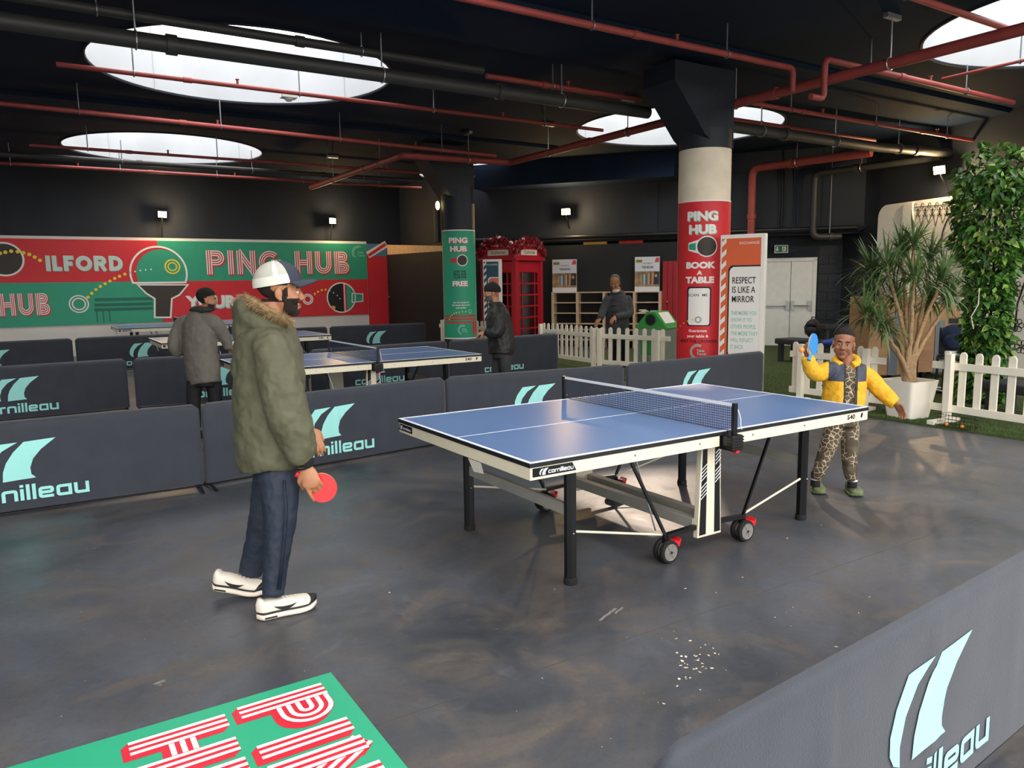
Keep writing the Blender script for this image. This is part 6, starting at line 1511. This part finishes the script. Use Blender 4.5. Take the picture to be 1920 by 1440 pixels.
hand(b, wr, IR*.7+IF*.6+Vector((0, 0, -.3)), Vector((0, 0, -1)), 1, .4); hand(b, wl, IF*.8+Vector((0, 0, -.3)), IR*1, -1, .5)
aR, aL = gz(365, 805, 0)*0+Q(366, 792, -.05), Q(400, 792, .05); aR.z = aL.z = .09
limb(b, [Q(368, 700, 0), Q(363, 750, -.03), aR], [.055, .045, .034]); limb(b, [Q(398, 700, 0), Q(403, 750, .03), aL], [.055, .045, .034])
body = fuse(b, .007, 3, 'body', SK3, T); face(T, hc, RH, .98, MATS['brow_black'], MATS['lip_brown'])
shell(body, lambda p: p.z > .04+.45*max(0, p.x-.03) or (p.x < -.0 and p.z > -.045 and not (abs(p.y) > .07 and p.z < .02 and p.x > -.03)), .007, 'hair', HB_, T, .6, hc, RH, .98)
shell(body, lambda p: p.z < -.04 and p.x > .01 and p.z > -.125 and not (abs(p.y) < .02 and p.z > -.082), .003, 'beard', BRD, T, .5, hc, RH, .98)
CG = mat('coat_grey_wool', '6a655c', .9, var=.14, vscale=16, bump=.4, bscale=120); g = MB()
limb(g, [Q(384, 720, 0), Q(380, 690), Q(376, 655), Q(372, 620), Q(372, 600), Q(376, 586)], [(.205, .15), (.215, .16), (.215, .165), (.22, .15), (.18, .12), (.09, .08)], S, 24)
limb(g, [Q(382, 600, -.03), Q(402, 606, -.06), Q(420, 630, .03), wr], [.09, .085, .07, .05], None, 16); limb(g, [Q(360, 600, .03), Q(340, 610, .06), Q(327, 642, 0), Q(331, 660, .04), wl], [.07, .08, .072, .06, .05], None, 16)
fuse(g, .010, 5, 'wool_coat', CG, T, disp=.02, dsize=.09)
g = MB(); g.ell(Q(370, 582), (.07, .12, .05), 16, 10, frame(F)); ring_ = [Q(380, 580)+F*(.075*math.cos(a))+S*(.085*math.sin(a)) for a in [2*PI*k/16 for k in range(16)]]; g.tube(ring_, .034, 10, closed=True); fuse(g, .009, 4, 'hood', mat('hood_dark_grey', '2b2b2c', .85), T, disp=.008, dsize=.04)
q = MB(); q.tube([Q(410, 650, -.15), Q(412, 664, -.15)], .006, 6); q.build('pocket', PBK, T)
g = MB(); limb(g, [Q(382, 700), Q(382, 725)], [(.17, .12), (.16, .12)], S); limb(g, [Q(366, 715, -.02), Q(363, 750, -.03), aR+Vector((0, 0, .02))], [.09, .072, .058]); limb(g, [Q(400, 715, .02), Q(403, 750, .03), aL+Vector((0, 0, .02))], [.09, .072, .058]); fuse(g, .010, 3, 'trousers', SKB, T, disp=.01, dsize=.05)
simple_shoes(T, (aR, aL), F, SKB); adopt(T)

# ------------------------------------------------------------------ man in the black beanie
gp = Vector((1.98, 4.95, 0)); T = person('man in a black beanie and black padded jacket at the table end', gp); MATS_SKIN[T.name] = SK3
D0 = depth((gp.x, gp.y, 1.0)); Q = lambda u, v, dd=0: gd(u, v, D0+dd)
F = (-IR*.93-IF*.36).normalized(); S = Vector((F.y, -F.x, 0))
hc = Q(921, 548); RH = frame(-IR*.96-IF*.28+Vector((0, 0, -.12)))
b = MB(); head(b, hc, RH, 1.0); limb(b, [Q(925, 558), Q(930, 570), Q(934, 585)], [.056, .058, .09]); limb(b, [Q(934, 580), Q(936, 620), Q(940, 670)], [(.16, .09), (.16, .1), (.14, .1)], S)
wr = Q(910, 622, .12); wl = Q(910, 622, -.20); limb(b, [Q(934, 588, .17), Q(934, 618, .22), wr], [.05, .04, .028]); limb(b, [Q(934, 588, -.17), Q(934, 618, -.24), wl], [.05, .04, .028])
for w_ in (wr, wl): hand(b, w_, -IR*.9+Vector((0, 0, -.25)), Vector((0, 0, -.6))+IF*.2, 1 if w_ == wl else -1, .6)
aR, aL = Q(932, 733, .08), Q(950, 733, -.06); aR.z = aL.z = .09
limb(b, [Q(934, 660, .06), Q(930, 700, .06), aR], [.055, .045, .034]); limb(b, [Q(944, 660, -.06), Q(948, 700, -.06), aL], [.055, .045, .034])
body = fuse(b, .007, 3, 'body', SK3, T); face(T, hc, RH, 1.0, MATS['brow_black'], MATS['lip_brown'])
shell(body, lambda p: p.z < -.035 and p.x > .01 and p.z > -.13 and not (abs(p.y) < .02 and -.082 < p.z < -.056) and (p.z < -.05 or abs(p.y) > .035), .005, 'beard', mat('beard_grey', '5a5450', .9), T, .6, hc, RH)
BE = mat('beanie_black', '16171a', .95, bump=.6, bscale=150); q = MB(); n, mm = 28, 12; vs = []; RB_ = RH @ Matrix.Rotation(math.radians(-12), 3, 'Y')
for j in range(mm+1):
    t = j/mm; r_ = 1.0 if t < .3 else math.cos((t-.3)/.7*PI/2)**.75
    for i in range(n): a = 2*PI*i/n; vs.append(hc+RB_ @ Vector((-.014+math.cos(a)*(.110*r_+.001), math.sin(a)*(.089*r_+.001), .015+.13*t)))
q.add(vs, [(j*n+i, j*n+(i+1) % n, (j+1)*n+(i+1) % n, (j+1)*n+i) for j in range(mm) for i in range(n)]+[tuple(mm*n+i for i in range(n))]); be = q.build('beanie', BE, T, smooth='all')
q = MB(); q.tube([hc+RB_ @ Vector((-.014+math.cos(a)*.110, math.sin(a)*.089, .035)) for a in [2*PI*i/24 for i in range(24)]], [(.028, .008)]*24, 8, closed=True); q.build('turn_up', BE, be, smooth='all')
BJ = mat('jacket_black_padded', '1d1c1d', .6, var=.15, vscale=10, bump=.3, bscale=25); g = MB()
limb(g, [Q(940, 664), Q(940, 645), Q(937, 620), Q(934, 595), Q(932, 580), Q(930, 570)], [(.20, .165), (.21, .175), (.21, .175), (.21, .155), (.17, .12), (.085, .085)], S, 24)
limb(g, [Q(933, 583, -.13), Q(934, 592, -.18), Q(935, 618, -.23), Q(924, 625, -.23), wl], [.075, .085, .082, .07, .055], None, 16); limb(g, [Q(933, 583, .13), Q(934, 592, .18), Q(935, 618, .23), Q(924, 625, .18), wr], [.075, .085, .082, .07, .055], None, 16)
fuse(g, .010, 5, 'padded_jacket', BJ, T, disp=.025, dsize=.07)
q = MB(); ring_ = [Q(929, 570)+F*(.072*math.cos(a))+S*(.08*math.sin(a)) for a in [2*PI*k/16 for k in range(16)]]; q.tube(ring_, [(.03, .022)]*16, 10, closed=True); q.build('collar', BJ, T, smooth='all')
g = MB(); limb(g, [Q(940, 650), Q(941, 672)], [(.16, .13), (.155, .125)], S); limb(g, [Q(935, 665, .07), Q(931, 700, .07), aR+Vector((0, 0, .02))], [.09, .07, .056]); limb(g, [Q(945, 665, -.06), Q(949, 700, -.06), aL+Vector((0, 0, .02))], [.09, .07, .056]); fuse(g, .010, 3, 'jeans', mat('jeans_charcoal', '333336', .85, var=.12, vscale=20), T, disp=.012, dsize=.05)
simple_shoes(T, (aR, aL), F, SKB); adopt(T)

# ------------------------------------------------------------------ man in the duffle coat
pp = gd(1155, 600, 14.15); gp = Vector((pp.x, pp.y, .02)); T = person('grey-haired man in a charcoal duffle coat behind the picket fence', gp); MATS_SKIN[T.name] = SK3
D0 = depth((gp.x, gp.y, 1.0)); Q = lambda u, v, dd=0: gd(u, v, D0+dd)
F = (cam*.85-IR*.5).normalized(); S = Vector((F.y, -F.x, 0))
hc = Q(1153, 530); RH = frame(cam*.85-IR*.45+Vector((0, 0, -.38)))
b = MB(); head(b, hc, RH, 1.15); limb(b, [Q(1157, 538, .02), Q(1158, 546, .03), Q(1158, 556, .03)], [.056, .058, .09]); limb(b, [Q(1158, 555), Q(1157, 590), Q(1157, 650)], [(.16, .09), (.16, .1), (.15, .1)], S)
wr = Q(1125, 598, -.22); wl = Q(1153, 594, -.28); limb(b, [Q(1140, 560, -.02), Q(1131, 582, -.08), wr], [.05, .04, .028]); limb(b, [Q(1177, 560, .02), Q(1180, 588, -.04), wl], [.05, .04, .028])
hand(b, wr, -IR*.5+cam*.4+Vector((0, 0, -.5)), Vector((0, 0, -1))-IR*.0+cam*-.4, -1, .35, 1.05); hand(b, wl, -IR*.5+cam*.5+Vector((0, 0, -.45)), Vector((0, 0, -1))-cam*.4, 1, .35, 1.05)
aR, aL = Q(1149, 685, .0), Q(1168, 685, .02); aR.z = aL.z = .11
limb(b, [Q(1149, 640), Q(1149, 660), aR], [.055, .045, .034]); limb(b, [Q(1166, 640), Q(1168, 660), aL], [.055, .045, .034])
body = fuse(b, .008, 3, 'body', SK3, T); face(T, hc, RH, 1.15, mat('brow_grey', '4a423c', .8), MATS['lip_brown'])
HG = mat('hair_grey', '55524f', .9, bump=.6, bscale=200)
shell(body, lambda p: p.z > .075+.9*max(0, p.x+.01) or (p.x < .0 and p.z > -.045 and not (abs(p.y) > .07 and p.z < .02 and p.x > -.03)), .008, 'hair', HG, T, .5, hc, RH, 1.15)
DC = mat('duffle_charcoal', '3d3f41', .9, var=.15, vscale=14, bump=.4, bscale=90); g = MB()
limb(g, [Q(1158, 640), Q(1158, 615), Q(1157, 590), Q(1157, 570), Q(1158, 556), Q(1158, 546, .02)], [(.23, .16), (.23, .165), (.225, .165), (.225, .15), (.18, .12), (.09, .085)], S, 24)
limb(g, [Q(1142, 558), Q(1138, 565, -.02), Q(1131, 583, -.08), wr], [.075, .085, .078, .055], None, 16); limb(g, [Q(1174, 558), Q(1178, 565, .02), Q(1180, 587, -.04), Q(1168, 592, -.18), wl], [.075, .085, .08, .068, .055], None, 16)
fuse(g, .011, 5, 'duffle_coat', DC, T, disp=.02, dsize=.08)
g = MB(); ring_ = [Q(1158, 549)+F*(.085*math.cos(a))+S*(.10*math.sin(a)) for a in [2*PI*k/16 for k in range(16)]]; g.tube(ring_, .038, 10, closed=True); g.ell(Q(1162, 553, .12), (.06, .12, .06), 16, 10, frame(F)); fuse(g, .010, 4, 'hood', DC, T, disp=.008, dsize=.04)
q = MB(); q.tube([Q(1155, 546, -.06)+F*(.05*math.cos(a))+S*(.055*math.sin(a)) for a in [2*PI*k/14 for k in range(14)]], [(.03, .016)]*14, 8, closed=True); q.build('scarf', mat('scarf_cream', 'cfc6b2', .9), T, smooth='all')
for k in range(3):
    q = MB(); p = Q(1150, 562+k*11, -.185); q.tube([p-IR*.045, p+IR*.045], .011, 8); q.build('toggle', PBK, T)
g = MB(); limb(g, [Q(1158, 615), Q(1158, 650)], [(.18, .12), (.175, .12)], S); limb(g, [Q(1150, 635), Q(1149, 660), aR], [.09, .07, .056]); limb(g, [Q(1167, 635), Q(1168, 660), aL], [.09, .07, .056]); fuse(g, .010, 3, 'trousers', SKB, T)
simple_shoes(T, (aR-Vector((0, 0, .0)), aL), F, SKB)
for o in T.children:
    if o.name.startswith('shoe'): o.location.z += .02
adopt(T)
